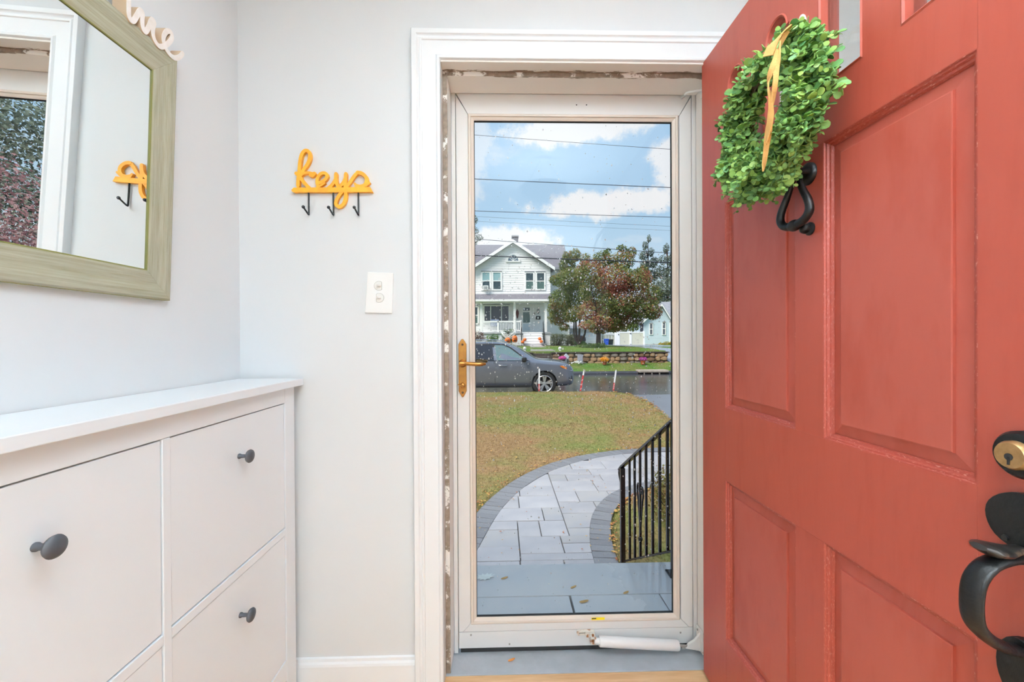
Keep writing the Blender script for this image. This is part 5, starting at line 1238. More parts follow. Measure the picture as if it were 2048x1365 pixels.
# porch roof, beam, ceiling, posts, floor
px0, px1 = hx(949, HP), hx(1100, HP)
zr0, zr1 = hz(600, HP-.4), hz(588, HY)
MB().add([(px0-.3, HP-.5, zr0), (px1+.3, HP-.5, zr0), (px1+.3, HY+.05, zr1), (px0-.3, HY+.05, zr1), (px0-.3, HP-.5, zr0-.08), (px1+.3, HP-.5, zr0-.08), (px1+.3, HY+.05, zr0-.08), (px0-.3, HY+.05, zr0-.08)], [(0, 1, 2, 3), (4, 7, 6, 5), (0, 4, 5, 1), (2, 6, 7, 3), (0, 3, 7, 4), (1, 5, 6, 2)]).build('porch_roof', shg, house)
MB().box(px0-.35, px1+.35, HP-.58, HP-.46, zr0-.16, zr0+.02).build('porch_gutter', trimw, house, bevel=.02)
hbox('porch_beam', 958, 1100, 598.5, 606, HP-.1, HP+.12, trimw, Yr=HP)
MB().box(px0, px1, HP-.4, HD, zr0-.18, zr0-.12).build('porch_ceiling', M('porch_ceiling', (206, 210, 206), .7), house)
zpf = hz(665, HP)
MB().box(px0+.3, px1, HP-.15, HD, zpf-.14, zpf).build('porch_floor', M('porch_grey', (176, 180, 184), .6), house, bevel=.01)
for px in (962.5, 1029, 1091.5): hbox('porch_post', px-2.4, px+2.4, 606, 665, HP-.08, HP+.10, trimw, Yr=HP, bevel=.02)
hbox('lattice', 959, 1046, 669, 692, HP-.05, HP+.05, M('lattice_white', (232, 234, 238), .7, var=.1, vs=6), Yr=HP); hbox('porch_base', 1086, 1100, 668, 692, HP-.05, HP+.1, trimw, Yr=HP)
# porch railing
def hrail(pa, pb):
    hbox('railing_cap', pa, pb, 642, 645, HP-.05, HP+.05, trimw, Yr=HP); hbox('railing_foot', pa, pb, 661, 663, HP-.04, HP+.04, trimw, Yr=HP)
    m_ = MB(); n_ = int((pb-pa)/3.0)
    for i in range(n_): x = hx(pa+(i+.5)*(pb-pa)/n_, HP); m_.box(x-.022, x+.022, HP-.022, HP+.022, hz(662, HP), hz(644, HP))
    tag(m_.build('balusters', trimw, house), kind='stuff')
hrail(965, 1027); hrail(1031, 1042); hbox('railing_post', 994.5, 997.5, 643, 666, HP-.05, HP+.05, trimw, Yr=HP); hbox('railing_post', 1040, 1043, 641, 668, HP-.07, HP+.07, trimw, Yr=HP)
# steps to the porch
sx0, sx1 = hx(1046, HP-.6), hx(1085, HP-.6); n_ = 5; z0 = .55
for i in range(n_):
    z = z0+(zpf-z0)*(n_-i)/(n_+0.0)-.02; y1 = HP-.15-i*.28; MB().box(sx0, sx1, y1-.30, y1, z-.045, z).build('tread', trimw, house, bevel=.008); MB().box(sx0+.02, sx1-.02, y1-.27, y1, z-.24, z-.045).build('riser', M('riser_white', (218, 218, 222), .6), house)
for px in (1042.5, 1087.5):
    x = hx(px, HP-.8); MB().tube([(x, HP-1.55, .5), (x, HP-1.55, 1.42), (x, HP-.15, zpf+.95), (x, HP-.15, zpf)], .025, 6).build('step_rail', cblk, house)
    m_ = MB()
    for k in range(5): y = HP-1.45+k*.28; m_.box(x-.01, x+.01, y-.01, y+.01, .6+k*.12, 1.45+k*.19)
    tag(m_.build('step_balusters', cblk, house), kind='stuff')
# door, sidelights, big dark window, sconce, mailbox, number
def dwall(name, a, b, c, d, mt, y0=-.08, y1=0.0, par=house): return MB().box(at(a, 640, HD).x, at(b, 640, HD).x, HD+y0, HD+y1, at(a, d, HD).z, at(a, c, HD).z).build(name, mt, par)
dw = dwall('door', 1044, 1061.5, 613, 665, trimw, -.1, 0); dwall('transom_pane', 1046, 1059.5, 616, 622, winm, -.12, -.09, dw); dwall('glass_pane', 1045.8, 1059.5, 624.5, 646, wing2, -.12, -.09, dw); dwall('kick_panel', 1045.8, 1059.5, 648, 662, M('door_pale_blue', (212, 224, 232), .5), -.115, -.09, dw); dwall('handle', 1061, 1062, 637, 641, cblk, -.15, -.09, dw)
w_ = window(969, 1017, 613, 645, HD, M('porch_window', (58, 62, 74), .06, spec=.7), winm, rail=False); 
for px in (981.5, 1003): MB().box(at(px-.8, 640, HD).x, at(px+.8, 640, HD).x, HD-.08, HD-.03, at(px, 645, HD).z, at(px, 613, HD).z).build('mullion', trimw, w_)
window(1101, 1115, 634, 645.5, HD, winm, winm); window(949.5, 955, 615, 647, HD, winm, wing2)
mb_ = T('mailbox', 'black wall mailbox beside the front door of the white house', 'mailbox', (at(1076, 640, HD).x, HD-.1, at(1076, 640, HD).z))
dwall('box', 1071.5, 1080.5, 633, 639.5, cblk, -.18, -.03, mb_); dwall('letter', 1074, 1077.5, 635, 638, trimw, -.19, -.18, mb_)
scn = T('wall_lantern', 'small black lantern on the porch wall above the mailbox', 'lantern', (at(1076, 624, HD).x, HD-.1, at(1076, 624, HD).z))
c_ = at(1076, 624, HD); MB().lathe([(.001, .28), (.06, .22), (.10, .18), (.09, -.1), (.05, -.16), (.001, -.2)], (c_.x, HD-.16, c_.z), n=8).build('cage', cblk, scn); MB().tube([(c_.x, HD-.02, c_.z+.2), (c_.x, HD-.16, c_.z+.27)], .02, 6).build('arm', cblk, scn)
MB().box(c_.x-.045, c_.x+.045, HD-.262, HD-.255, c_.z-.06, c_.z+.14).build('pane', trimw, scn)
nb = T('house_number', 'small dark house number plate between door and mailbox', 'sign', (at(1068, 627.5, HD).x, HD-.08, at(1068, 627.5, HD).z))
dwall('plate', 1065.5, 1070.5, 625.5, 629.5, M('plate_grey', (196, 198, 200), .6), -.06, -.03, nb)
for k in (0, 1): dwall('digit', 1066.2+k*2.2, 1067.7+k*2.2, 626, 629, M('digit_grey', (120, 122, 126), .6), -.065, -.058, nb)
wrd = T('door_swag', 'dark red hanging swag on the porch wall beside the post', 'decoration', (at(1034, 627, HD).x, HD-.1, at(1034, 627, HD).z))
c_ = at(1034.5, 628, HD); MB().lathe([(.01, .42), (.12, .25), (.16, .05), (.10, -.2), (.05, -.42), (.01, -.46)], (c_.x, HD-.14, c_.z), n=10, sx=.7).build('swag', M('dark_berry', (110, 58, 62), .8, var=.4, vs=12, bump=.6, bs=20), wrd)
ptable = T('porch_table', 'porch table under a pale blue cloth behind the white railing', 'table', (at(988, 650, 37.4).x, 37.4, zpf))
tq0, tq1 = at(981, 638, 37.4), at(998, 641, 37.4)
MB().box(tq0.x, tq1.x, 37.1, 37.9, zpf+.55, tq0.z-.05).build('cloth', M('blue_cloth', (196, 206, 228), .8, col2=(132, 146, 190), vs=6), ptable, bevel=.06)
for x in (tq0.x+.1, tq1.x-.1): MB().box(x-.03, x+.03, 37.45, 37.55, zpf, zpf+.56).build('leg', trimw, ptable)

# garage behind, with its parked car
gar = T('garage', 'white two-door garage with a low grey roof behind the maple', 'garage', (at(1165, 690, 48).x, 48, .4))
def gbox(name, a, b, c, d, Y0, Y1, mt): return MB().box(at(a, 660, Y0).x, at(b, 660, Y0).x, Y0, Y1, at(a, d, Y0).z, at(a, c, Y0).z).build(name, mt, gar)
gbox('wall', 1136, 1203, 659, 692, 48, 53, trimw); gbox('fascia', 1134, 1205, 656.5, 660, 47.6, 47.8, trimw)
for (a, b) in ((1140, 1164), (1169, 1198)):
    gd = gbox('garage_door', a, b, 665.5, 691, 47.9, 48, M('garage_white', (244, 246, 250), .5))
    tag(gbox('door_groove', a, b, 664.6, 665.3, 47.88, 47.95, M('groove_grey', (140, 144, 152), .6)))
    for k in range(1, 4): gbox('door_groove', a, b, 665.5+k*6.3, 665.9+k*6.3, 47.895, 47.92, M('groove_pale', (206, 208, 214), .6))
a, b = at(1134, 657, 47.5), at(1205, 657, 47.5); c_, d_ = at(1136, 645, 52), at(1196, 645, 52)
MB().add([a, b, d_, c_, a-Vector((0, 0, .15)), b-Vector((0, 0, .15)), d_-Vector((0, 0, .15)), c_-Vector((0, 0, .15))], [(0, 1, 2, 3), (4, 7, 6, 5), (0, 4, 5, 1), (1, 5, 6, 2), (2, 6, 7, 3), (3, 7, 4, 0)]).build('roof', M('garage_roof', (168, 166, 168), .8, var=.15, vs=3), gar)
pc = at(1166, 690, 46)
make_suv((pc.x-.75, 46.3, .40), 'dark car parked in front of the garage behind the hedge', M('far_car_paint', (50, 54, 66), .3, .5), None, 'car', False)

# pale blue house at the right
BH = 44.0; bh = T('blue_house', 'pale blue clapboard house with two narrow windows', 'house', (at(1315, 692, BH).x, BH, .35))
bsd = M('blue_siding', (206, 222, 232), .6)
bx0, bx1, bxm = at(1288, 660, BH).x, at(1341, 660, BH).x, at(1322, 615, BH).x; bz0, bze, bzp = at(1300, 688.5, BH).z, at(1300, 642, BH).z, at(1322, 611, BH).z
siding('siding', BH, bz0, bze, lambda z: bx0, lambda z: bx1, bh, bsd, .15, .025, 6)
siding('gable_siding', BH, bze, bzp, lambda z: bx0+(bxm-bx0)*(z-bze)/(bzp-bze), lambda z: bx1+(bxm-bx1)*(z-bze)/(bzp-bze), bh, bsd, .15, .025, .3)
MB().box(bx0-.02, bx1+.02, BH-.02, BH+.3, .1, bz0).build('foundation', M('foundation_pink', (190, 176, 170), .8, var=.1, vs=3), bh)
for sg, x0 in ((-1, bx0), (1, bx1)):
    s_ = (bzp-bze)/abs(bxm-x0); a = Vector((x0+.3*sg, BH-.3, bze-.3*s_+.05)); b = Vector((bxm, BH-.3, bzp+.05)); q = Vector((0, 7, 0)); u = Vector((0, 0, .16))
    MB().add([a, b, b+u, a+u, a+q, b+q, b+u+q, a+u+q], [(0, 1, 2, 3), (4, 7, 6, 5), (0, 4, 5, 1), (1, 5, 6, 2), (2, 6, 7, 3), (3, 7, 4, 0)]).build('gable_roof', M('roof_slate', (150, 152, 160), .8, var=.12, vs=3), bh)
    a2 = a+Vector((0, -.03, -.12)); b2_ = b+Vector((0, -.03, -.12)); q2 = Vector((0, .06, 0)); u2 = Vector((0, 0, .2))
    MB().add([a2, b2_, b2_+u2, a2+u2, a2+q2, b2_+q2, b2_+u2+q2, a2+u2+q2], [(0, 1, 2, 3), (4, 7, 6, 5), (0, 4, 5, 1), (1, 5, 6, 2), (2, 6, 7, 3), (3, 7, 4, 0)]).build('rake_board', trimw, bh)
rA, rB = at(1322, 604, BH+3), at(1400, 604, BH+3); eA, eB = at(1343, 642, BH+.6), at(1400, 642, BH+.6)
MB().add([eA, eB, rB, rA, eA-Vector((0, 0, .15)), eB-Vector((0, 0, .15)), rB-Vector((0, 0, .15)), rA-Vector((0, 0, .15))], [(0, 1, 2, 3), (4, 7, 6, 5), (0, 4, 5, 1), (1, 5, 6, 2), (2, 6, 7, 3), (3, 7, 4, 0)]).build('wing_roof', MATS['roof_slate'], bh)
MB().box(bx1, at(1400, 660, BH+1).x, BH+1, BH+6, .1, eA.z).build('wing_wall', bsd, bh)
MB().box(bx1-.12, bx1+.06, BH-.06, BH+.1, bz0, bze).build('corner_board', trimw, bh)
for (a, b, c, d) in ((1299.5, 1304.5, 648.5, 669), (1325, 1330, 646, 669.5)): window(a, b, c, d, BH, M('narrow_pane', (104, 110, 122), .15), MATS['narrow_pane'], bh, True, cas=1.2)
MB().box(at(1283, 660, BH).x, at(1286.8, 660, BH).x, BH+.2, BH+.5, .2, at(1285, 645, BH).z).build('shutter', M('dark_shutter', (60, 66, 78), .7), bh)

# white vinyl gate and fence panels
FY = 41.0
fc_ = T('fence_gate', 'white vinyl double gate with tan panels beside the blue house', 'gate', (at(1262, 692, FY).x, FY, .45))
def fbox(name, a, b, c, d, mt, par=fc_, y0=-.05, y1=.05, Y=FY): return MB().box(at(a, 680, Y).x, at(b, 680, Y).x, Y+y0, Y+y1, at(a, d, Y).z, at(a, c, Y).z).build(name, mt, par)
vin = M('vinyl_white', (248, 249, 252), .45); tanp = M('vinyl_tan', (214, 213, 196), .55)
for (a, b) in ((1232.5, 1239), (1258.5, 1262.8), (1286, 1289)): fbox('post', a, b, 662.5, 692.5, vin, y0=-.09, y1=.09)
for (a, b) in ((1239, 1258.5), (1262.8, 1286)):
    p_ = fbox('panel', a, b, 666, 690.5, tanp)
    fbox('rail', a, b, 664, 666.5, vin, p_, -.07, .07); fbox('rail', a, b, 690, 692.3, vin, p_, -.07, .07)
for (py) in (667.5, 689.5): fbox('hinge', 1259, 1262, py-.7, py+.7, cblk, y0=-.12, y1=-.09); 
fbox('latch', 1236, 1237.5, 668.5, 670.5, cblk, y0=-.12, y1=-.09)
f2 = T('fence', 'white vinyl fence with tan panels running back behind the bins', 'fence', (at(1220, 690, 44).x, 44, .4))
A_, B_ = at(1203, 680, 50), at(1230.5, 680, FY+.2)
n_ = 5
for i in range(n_+1):
    k = i/n_; p = A_.lerp(B_, k); Yk = p.y; zt2, zb2 = at(1218, 667.5-.6*k, Yk).z, .3
    MB().box(p.x-.07, p.x+.07, Yk-.07, Yk+.07, zb2, zt2+.08).build('post', vin, f2)
    if i < n_:
        q = A_.lerp(B_, (i+1)/n_); d_ = (q-p).normalized(); s_ = Vector((-d_.y, d_.x, 0))*.03; zt3 = at(1218, 667.5-.6*(i+1)/n_, q.y).z
        vs = [Vector((p.x, p.y, zb2))-s_, Vector((q.x, q.y, zb2))-s_, Vector((q.x, q.y, zt3-.2))-s_, Vector((p.x, p.y, zt2-.2))-s_]; vs += [v_+2*s_ for v_ in vs]
        MB().add(vs, [(0, 1, 2, 3), (4, 7, 6, 5), (0, 4, 5, 1), (1, 5, 6, 2), (2, 6, 7, 3), (3, 7, 4, 0)]).build('panel', tanp, f2)
        vs = [Vector((p.x, p.y, zt2-.2))-s_*2, Vector((q.x, q.y, zt3-.2))-s_*2, Vector((q.x, q.y, zt3))-s_*2, Vector((p.x, p.y, zt2))-s_*2]; vs += [v_+4*s_ for v_ in vs]
        MB().add(vs, [(0, 1, 2, 3), (4, 7, 6, 5), (0, 4, 5, 1), (1, 5, 6, 2), (2, 6, 7, 3), (3, 7, 4, 0)]).build('rail', vin, f2)
# wheeled bins
for (a, b, c, d, Y, mt, lab) in ((1208.5, 1216.2, 678, 692, 40.0, M('bin_blue', (44, 92, 206), .45), 'blue wheeled bin beside the maple trunk'), (1216.6, 1225.3, 679, 692, 40.6, M('bin_dark_green', (46, 60, 56), .5), 'dark green wheeled bin beside the blue one')):
    p0_, p1_ = at(a, d, Y), at(b, c, Y); t = T('wheeled_bin', lab, 'bin', ((p0_.x+p1_.x)/2, Y, p0_.z), 'wheeled bins by the fence'); xm = (p0_.x+p1_.x)/2; w_ = (p1_.x-p0_.x)/2; z0, z1 = p0_.z, p1_.z
    vs = [(xm-w_*.8, Y-.22, z0+.05), (xm+w_*.8, Y-.22, z0+.05), (xm+w_*.8, Y+.22, z0+.05), (xm-w_*.8, Y+.22, z0+.05), (xm-w_, Y-.28, z1-.08), (xm+w_, Y-.28, z1-.08), (xm+w_, Y+.28, z1-.08), (xm-w_, Y+.28, z1-.08)]
    MB().add(vs, [(0, 3, 2, 1), (4, 5, 6, 7), (0, 1, 5, 4), (1, 2, 6, 5), (2, 3, 7, 6), (3, 0, 4, 7)]).build('body', mt, t, bevel=.02)
    MB().box(xm-w_*1.03, xm+w_*1.03, Y-.32, Y+.3, z1-.09, z1).build('lid', mt, t, bevel=.03)
    for sg in (-1, 1): MB().lathe([(.001, 0), (.1, 0), (.1, .06), (.001, .06)], (xm+sg*w_*.7-.03, Y+.2, z0+.1), (1, 0, 0), 14).build('wheel', rub, t)

# ================================================================== POWER LINES over the street
for (ya, yb, Y, r_, lab) in ((270, 299, 19.0, .010, 'uppermost power line crossing the sky'), (358, 375.5, 19.0, .016, 'second power line from the top, across the blue sky'), (422, 435, 19.4, .013, 'third power line from the top, under the big white cloud'), (433, 453, 22.5, .006, 'upper of the two very thin wires above the white house roof'), (442.5, 461.5, 22.5, .005, 'lower of the two very thin wires above the white house roof'), (478, 507, 20, .014, 'cable crossing the white house roof just under its chimney'), (511, 526, 20, .027, 'thickest lowest cable crossing the gable and the tree')):
    a, b = at(947, ya, Y), at(1344, yb, Y); d_ = (b-a)/(b.x-a.x); P = []
    for x in np.linspace(-40, 55, 40):
        t_ = (x-(a.x+b.x)/2); P.append(a+d_*(x-a.x)+Vector((0, 0, .0006*(t_*t_-((b.x-a.x)/2)**2))))
    tag(MB().tube(P, r_, 5).build('power_line', M('cable_black', (40, 44, 54), .6)), lab, 'cable', 'power lines over the street')
# ================================================================== TREES AND PLANTING
def foliage_mat(name, stops, scale=.9, rough=.6):
    """leaf colours in drifts through the crown"""
    mt = bpy.data.materials.new(name); mt.use_nodes = True; t = mt.node_tree; n = t.nodes; L = t.links; b = n['Principled BSDF']; b.inputs['Roughness'].default_value = rough; b.inputs['Specular IOR Level'].default_value = .25
    g = n.new('ShaderNodeNewGeometry'); a = n.new('ShaderNodeTexNoise'); a.inputs['Scale'].default_value = scale; a.inputs['Detail'].default_value = 3; L.new(g.outputs['Position'], a.inputs['Vector'])
    ad = n.new('ShaderNodeMath'); ad.operation = 'MULTIPLY_ADD'; L.new(g.outputs['Random Per Island'], ad.inputs[0]); ad.inputs[1].default_value = .22; L.new(a.outputs['Fac'], ad.inputs[2])
    r_ = n.new('ShaderNodeValToRGB'); L.new(ad.outputs[0], r_.inputs[0])
    els = r_.color_ramp.elements
    while len(els) < len(stops): els.new(.5)
    for e_, (p, c) in zip(els, stops): e_.position = p; e_.color = rgb(c)
    L.new(r_.outputs[0], b.inputs['Base Color'])
    # thin leaves let some light through
    tr = n.new('ShaderNodeBsdfTranslucent'); L.new(r_.outputs[0], tr.inputs[0]); mx = n.new('ShaderNodeMixShader'); mx.inputs[0].default_value = .3
    L.new(b.outputs[0], mx.inputs[1]); L.new(tr.outputs[0], mx.inputs[2]); L.new(mx.outputs[0], n['Material Output'].inputs[0]); return mt
def crown(name, blobs, n, size, mat, parent, seed, flat=.5, shape=None, kind='stuff'):
    """leaves set through the outer shell of overlapping boughs"""
    rg_ = np.random.default_rng(seed); vol = np.array([b[3]*b[4]*b[5] for b in blobs])**.75; cnt = (n*vol/vol.sum()).astype(int)+1
    V = []; F = []; k = 0
    shape = shape or [(-.5, 0), (0, -.28), (.5, 0), (0, .28)]; m_ = len(shape)
    for (cx, cy, cz, rx, ry, rz), c in zip(blobs, cnt):
        d = rg_.normal(size=(c, 3)); d /= np.linalg.norm(d, axis=1)[:, None]; r = rg_.uniform(.25, 1.0, c)**.45*rg_.uniform(.9, 1.12, c)
        P = np.array((cx, cy, cz))+d*r[:, None]*np.array((rx, ry, rz))
        nrm = d*.6+rg_.normal(size=(c, 3))*.55+np.array((0, -.15, flat)); nrm /= np.linalg.norm(nrm, axis=1)[:, None]
        t = rg_.normal(size=(c, 3)); t -= nrm*(t*nrm).sum(1)[:, None]; t /= np.linalg.norm(t, axis=1)[:, None]; b = np.cross(nrm, t)
        s = size*rg_.uniform(.6, 1.35, c)
        for i in range(c):
            V += [(P[i]+(t[i]*u+b[i]*v)*s[i]).tolist() for u, v in shape]
            F.append(tuple(range(k, k+m_))); k += m_
    me = bpy.data.meshes.new(name); me.from_pydata(V, [], F); me.materials.append(mat); me.update()
    o = bpy.data.objects.new(name, me); COL.objects.link(o); ORG[o.name] = Vector((0, 0, 0))
    if parent is not None: adopt(o, parent)
    return tag(o, kind=kind)
bark = M('dark_bark', (62, 52, 48), .9, var=.35, vs=12, bump=.6, bs=30)
def pblobs(lst, Y, dj=1.2, seed=1, depth=1.0):
    r_ = random.Random(seed); out = []
    for (px, py, pr, pr2) in lst:
        y = Y+r_.uniform(-dj, dj); c = at(px, py, y); k = y/829; out.append((c.x, y, c.z, pr*k, max(pr, pr2)*k*depth, pr2*k))
    return out
maple_m = foliage_mat('maple_autumn', [(.38, (92, 110, 60)), (.53, (118, 132, 74)), (.60, (146, 146, 86)), (.655, (156, 130, 86)), (.71, (168, 114, 86)), (.82, (158, 90, 80))], .62)
green_m = foliage_mat('dogwood_green', [(.30, (72, 90, 46)), (.5, (100, 118, 60)), (.66, (124, 134, 70)), (.78, (150, 120, 72)), (.9, (150, 100, 70))], .6)
dark_m = foliage_mat('dark_green_leaves', [(.35, (66, 82, 64)), (.55, (92, 106, 84)), (.75, (120, 130, 104))], .35)
MY = 28.0
mt_ = T('maple_tree', 'broad autumn maple turning green to rust across the street', 'tree', (at(1197, 695, MY).x, MY, .5))
mb = [(1180, 545, 30, 26), (1205, 520, 22, 18), (1245, 522, 24, 20), (1262, 505, 12, 12), (1243, 497, 10, 8), (1228, 560, 40, 30), (1275, 560, 30, 24), (1300, 590, 24, 22), (1285, 615, 34, 22), (1240, 600, 44, 32), (1195, 590, 40, 32), (1305, 625, 20, 16), (1255, 640, 30, 18), (1210, 640, 34, 20), (1180, 625, 28, 22), (1175, 650, 18, 10), (1200, 660, 22, 9), (1285, 545, 14, 14), (1170, 520, 12, 14), (1215, 505, 8, 8), (1230, 655, 18, 10), (1265, 655, 14, 8)]
crown('foliage', pblobs(mb, MY, 1.3, 3), 27000, .15, maple_m, mt_, 5)
tb_ = at(1197, 697, MY); tk = MB(); J = at(1197, 668, MY)
tk.tube([(tb_.x, MY, .3), (tb_.x, MY, .8), tuple(J)], [.24, .17, .15], 10, 4)
for (px, py, dy, r_) in ((1170, 640, -.4, .11), (1150, 610, .3, .07), (1225, 645, .5, .10), (1250, 610, -.3, .07), (1205, 630, .8, .09), (1190, 600, -.7, .06), (1240, 560, .2, .05), (1180, 560, .1, .05), (1280, 600, .4, .05)):
    e_ = at(px, py, MY+dy); m2_ = J.lerp(e_, .45)+Vector((0, 0, .25)); tk.tube([tuple(J-Vector((0, 0, .1))), tuple(m2_), tuple(e_)], [r_, r_*.75, r_*.35], 7, 4)
tk.build('trunk', bark, mt_, smooth=60)
iv = T('ground_ivy', 'low mound of dark ivy round the foot of the maple', 'plant', (tb_.x, MY-1, .45))
crown('leaves', [(tb_.x-.3+random.uniform(-.9, .9), MY-.6+random.uniform(-.8, .5), .60+random.uniform(-.08, .06), .55, .5, .20) for _ in range(9)], 2600, .13, foliage_mat('ivy', [(.4, (50, 76, 38)), (.6, (78, 104, 54)), (.8, (110, 132, 72))], 1.5), iv, 6)
dg_ = T('dogwood_tree', 'smaller multi-stemmed green tree at the corner of the white house porch', 'tree', (at(1157, 690, 31).x, 31, .5))
db_ = [(1122, 600, 26, 22), (1118, 635, 22, 16), (1138, 560, 28, 24), (1135, 530, 18, 16), (1150, 510, 12, 14), (1133, 512, 9, 10), (1155, 585, 26, 26), (1145, 625, 24, 20), (1128, 655, 12, 8), (1112, 560, 14, 12), (1162, 545, 16, 16), (1106, 618, 12, 12)]
crown('foliage', pblobs(db_, 31.0, 1.0, 8), 14000, .15, green_m, dg_, 9)
tk = MB(); B_ = at(1157, 689, 31)
for (px, py, dy) in ((1148, 640, -.3), (1152, 610, .4), (1172, 630, .2), (1160, 590, -.2)):
    e_ = at(px, py, 31+dy); tk.tube([tuple(B_), tuple(B_.lerp(e_, .35)+Vector(((px-1158)*.02, 0, 0))), tuple(e_)], [.10, .075, .04], 7, 4)
tk.build('trunk', bark, dg_, smooth=60)
# trees beyond
def airy(name, lab, blobs, Y, n, size, mat, seed, trunk_px, dj=1.5, group='trees beyond the houses'):
    t = T(name, lab, 'tree', (at(trunk_px, 680, Y).x, Y, .4), group); bl = pblobs(blobs, Y, dj, seed); crown('foliage', bl, n, size, mat, t, seed)
    top = min(b[1] for b in blobs); a = at(trunk_px, 688, Y); b = at(trunk_px, top, Y); m_ = MB().tube([tuple(a), tuple(a.lerp(b, .5)), tuple(b)], [.28, .18, .03], 7, 3)
    for q in bl[::2]: c_ = Vector(q[:3]); k = min(.9, max(.2, (c_.z-a.z)/(b.z-a.z+.01)-.1)); m_.tube([tuple(a.lerp(b, k)), tuple(c_)], [.08, .03], 5)
    m_.build('trunk', bark, t, smooth=60)
blue_g = foliage_mat('grey_green_needles', [(.35, (84, 98, 88)), (.6, (112, 124, 110)), (.8, (140, 150, 134))], .4)
airy('pine_tree', 'tall thin grey-green tree rising behind the maple crown', [(1290, 492, 5, 10), (1298, 478, 4, 8), (1287, 512, 10, 9), (1302, 505, 6, 10), (1293, 530, 14, 10), (1308, 525, 8, 12), (1300, 552, 16, 14), (1285, 560, 12, 14)], 62, 4200, .22, blue_g, 21, 1296)
airy('pine_tree', 'tall grey-green tree above the pale blue house roof', [(1332, 498, 5, 12), (1326, 520, 10, 10), (1342, 520, 10, 12), (1322, 545, 16, 14), (1345, 548, 18, 18), (1330, 575, 26, 20), (1345, 600, 24, 20), (1315, 590, 16, 18), (1360, 570, 18, 22), (1328, 608, 20, 12)], 60, 9000, .25, blue_g, 22, 1335)
airy('leafy_tree', 'dark leafy trees massed behind the fence', [(1210, 655, 16, 12), (1230, 640, 22, 20), (1255, 640, 22, 22), (1278, 640, 20, 24), (1290, 618, 18, 22), (1245, 612, 26, 22), (1215, 628, 20, 18), (1268, 662, 20, 8), (1240, 664, 20, 7)], 58, 6500, .36, dark_m, 23, 1250)
airy('leafy_tree', 'thin tree tip beyond the left roof of the white house', [(950, 440, 6, 10), (948, 462, 10, 9), (958, 475, 9, 7), (944, 485, 12, 10), (940, 450, 10, 12), (930, 470, 14, 20)], 60, 1700, .24, blue_g, 24, 940)
airy('leafy_tree', 'leafy trees massed beyond the near end of the white house', [(760, 640, 50, 40), (700, 650, 50, 36), (810, 655, 40, 30), (640, 645, 50, 44), (740, 600, 40, 34), (790, 620, 36, 30)], 60, 5000, .42, dark_m, 25, 740)
# shrubs by the porch
def shrub(lab, blobs, Y, n, size, mat, seed, name='shrub', group='shrubs in front of the white house'):
    bl = pblobs(blobs, Y, .15, seed, .8); t = T(name, lab, 'shrub', (bl[0][0], Y, .5), group); crown('leaves', bl, n, size, mat, t, seed)
    m_ = MB()
    for b in bl: m_.tube([(b[0]*.6+bl[0][0]*.4, Y, .5), (b[0], b[1], b[2])], [.03, .012], 5)
    m_.build('stems', bark, t)
shrub('maroon leaved shrub at the near end of the porch', [(955, 672, 14, 10), (962, 677, 10, 7), (945, 675, 12, 10)], 35.4, 1500, .09, foliage_mat('maroon', [(.35, (84, 54, 56)), (.6, (118, 82, 78)), (.8, (140, 112, 92))], 2), 31)
gsh = foliage_mat('bright_shrub', [(.35, (52, 92, 44)), (.6, (84, 128, 62)), (.8, (120, 156, 84))], 2)
shrub('low bright green shrub below the porch railing', [(980, 677, 9, 7), (990, 675, 9, 8), (985, 682, 12, 6)], 35.2, 1300, .09, gsh, 32)
shrub('taller dark shrub below the porch draped with white web', [(1010, 668, 9, 10), (1022, 666, 8, 9), (1014, 680, 12, 9), (1026, 676, 8, 10)], 35.2, 1700, .09, foliage_mat('yew', [(.35, (48, 70, 44)), (.6, (76, 100, 60)), (.8, (112, 136, 84))], 2), 33)
hdg = foliage_mat('hedge_leaf', [(.35, (74, 84, 58)), (.6, (104, 112, 78)), (.8, (132, 134, 98))], 2)
for (a, b, c, d, Y, lab) in ((1102, 1130, 668, 689, 34.6, 'clipped grey-green box hedge beside the porch steps'), (1131, 1151, 670, 688, 35.0, 'second clipped hedge, between the box hedge and the small tree')):
    shrub(lab, [(a+3+(b-a-6)*i/4, c+4+(d-c-6)*j_/2, 5.5, 5.0) for i in range(5) for j_ in range(3)], Y, 2600, .075, hdg, 34+a, 'hedge', 'clipped hedges by the steps')
shrub('round green shrub at the foot of the small tree', [(1158, 685, 9, 5), (1166, 686, 6, 4)], 33.0, 900, .08, gsh, 41)
shrub('low yellow and green border plants beside the blue house', [(1322, 689, 6, 3.5), (1333, 688, 8, 4.5), (1345, 688, 8, 4.5)], 42.0, 1100, .10, foliage_mat('yellow_bed', [(.4, (120, 130, 60)), (.6, (176, 164, 60)), (.8, (196, 150, 60))], 3), 42)
# brownish shrub beside the steps, behind the railing
bs_ = T('shrub', 'brownish low shrub on the grass behind the stair railing', 'shrub', (1.75, 4.1, GZ))
crown('leaves', [(1.72, 4.15, -.47, .26, .30, .24), (1.90, 4.35, -.45, .28, .3, .26), (1.68, 3.85, -.52, .2, .25, .2), (2.1, 4.0, -.45, .3, .3, .26), (1.85, 3.75, -.52, .25, .25, .2)], 5200, .034, foliage_mat('brown_shrub', [(.3, (92, 72, 44)), (.5, (124, 104, 60)), (.7, (116, 122, 66)), (.85, (150, 110, 64))], 6), bs_, 43)
m_ = MB()
for i in range(9): m_.tube([(1.8+random.uniform(-.1, .1), 4.05, GZ), (1.8+random.uniform(-.35, .35), 4.05+random.uniform(-.3, .3), -.4)], [.009, .004], 5)
m_.build('stems', bark, bs_)
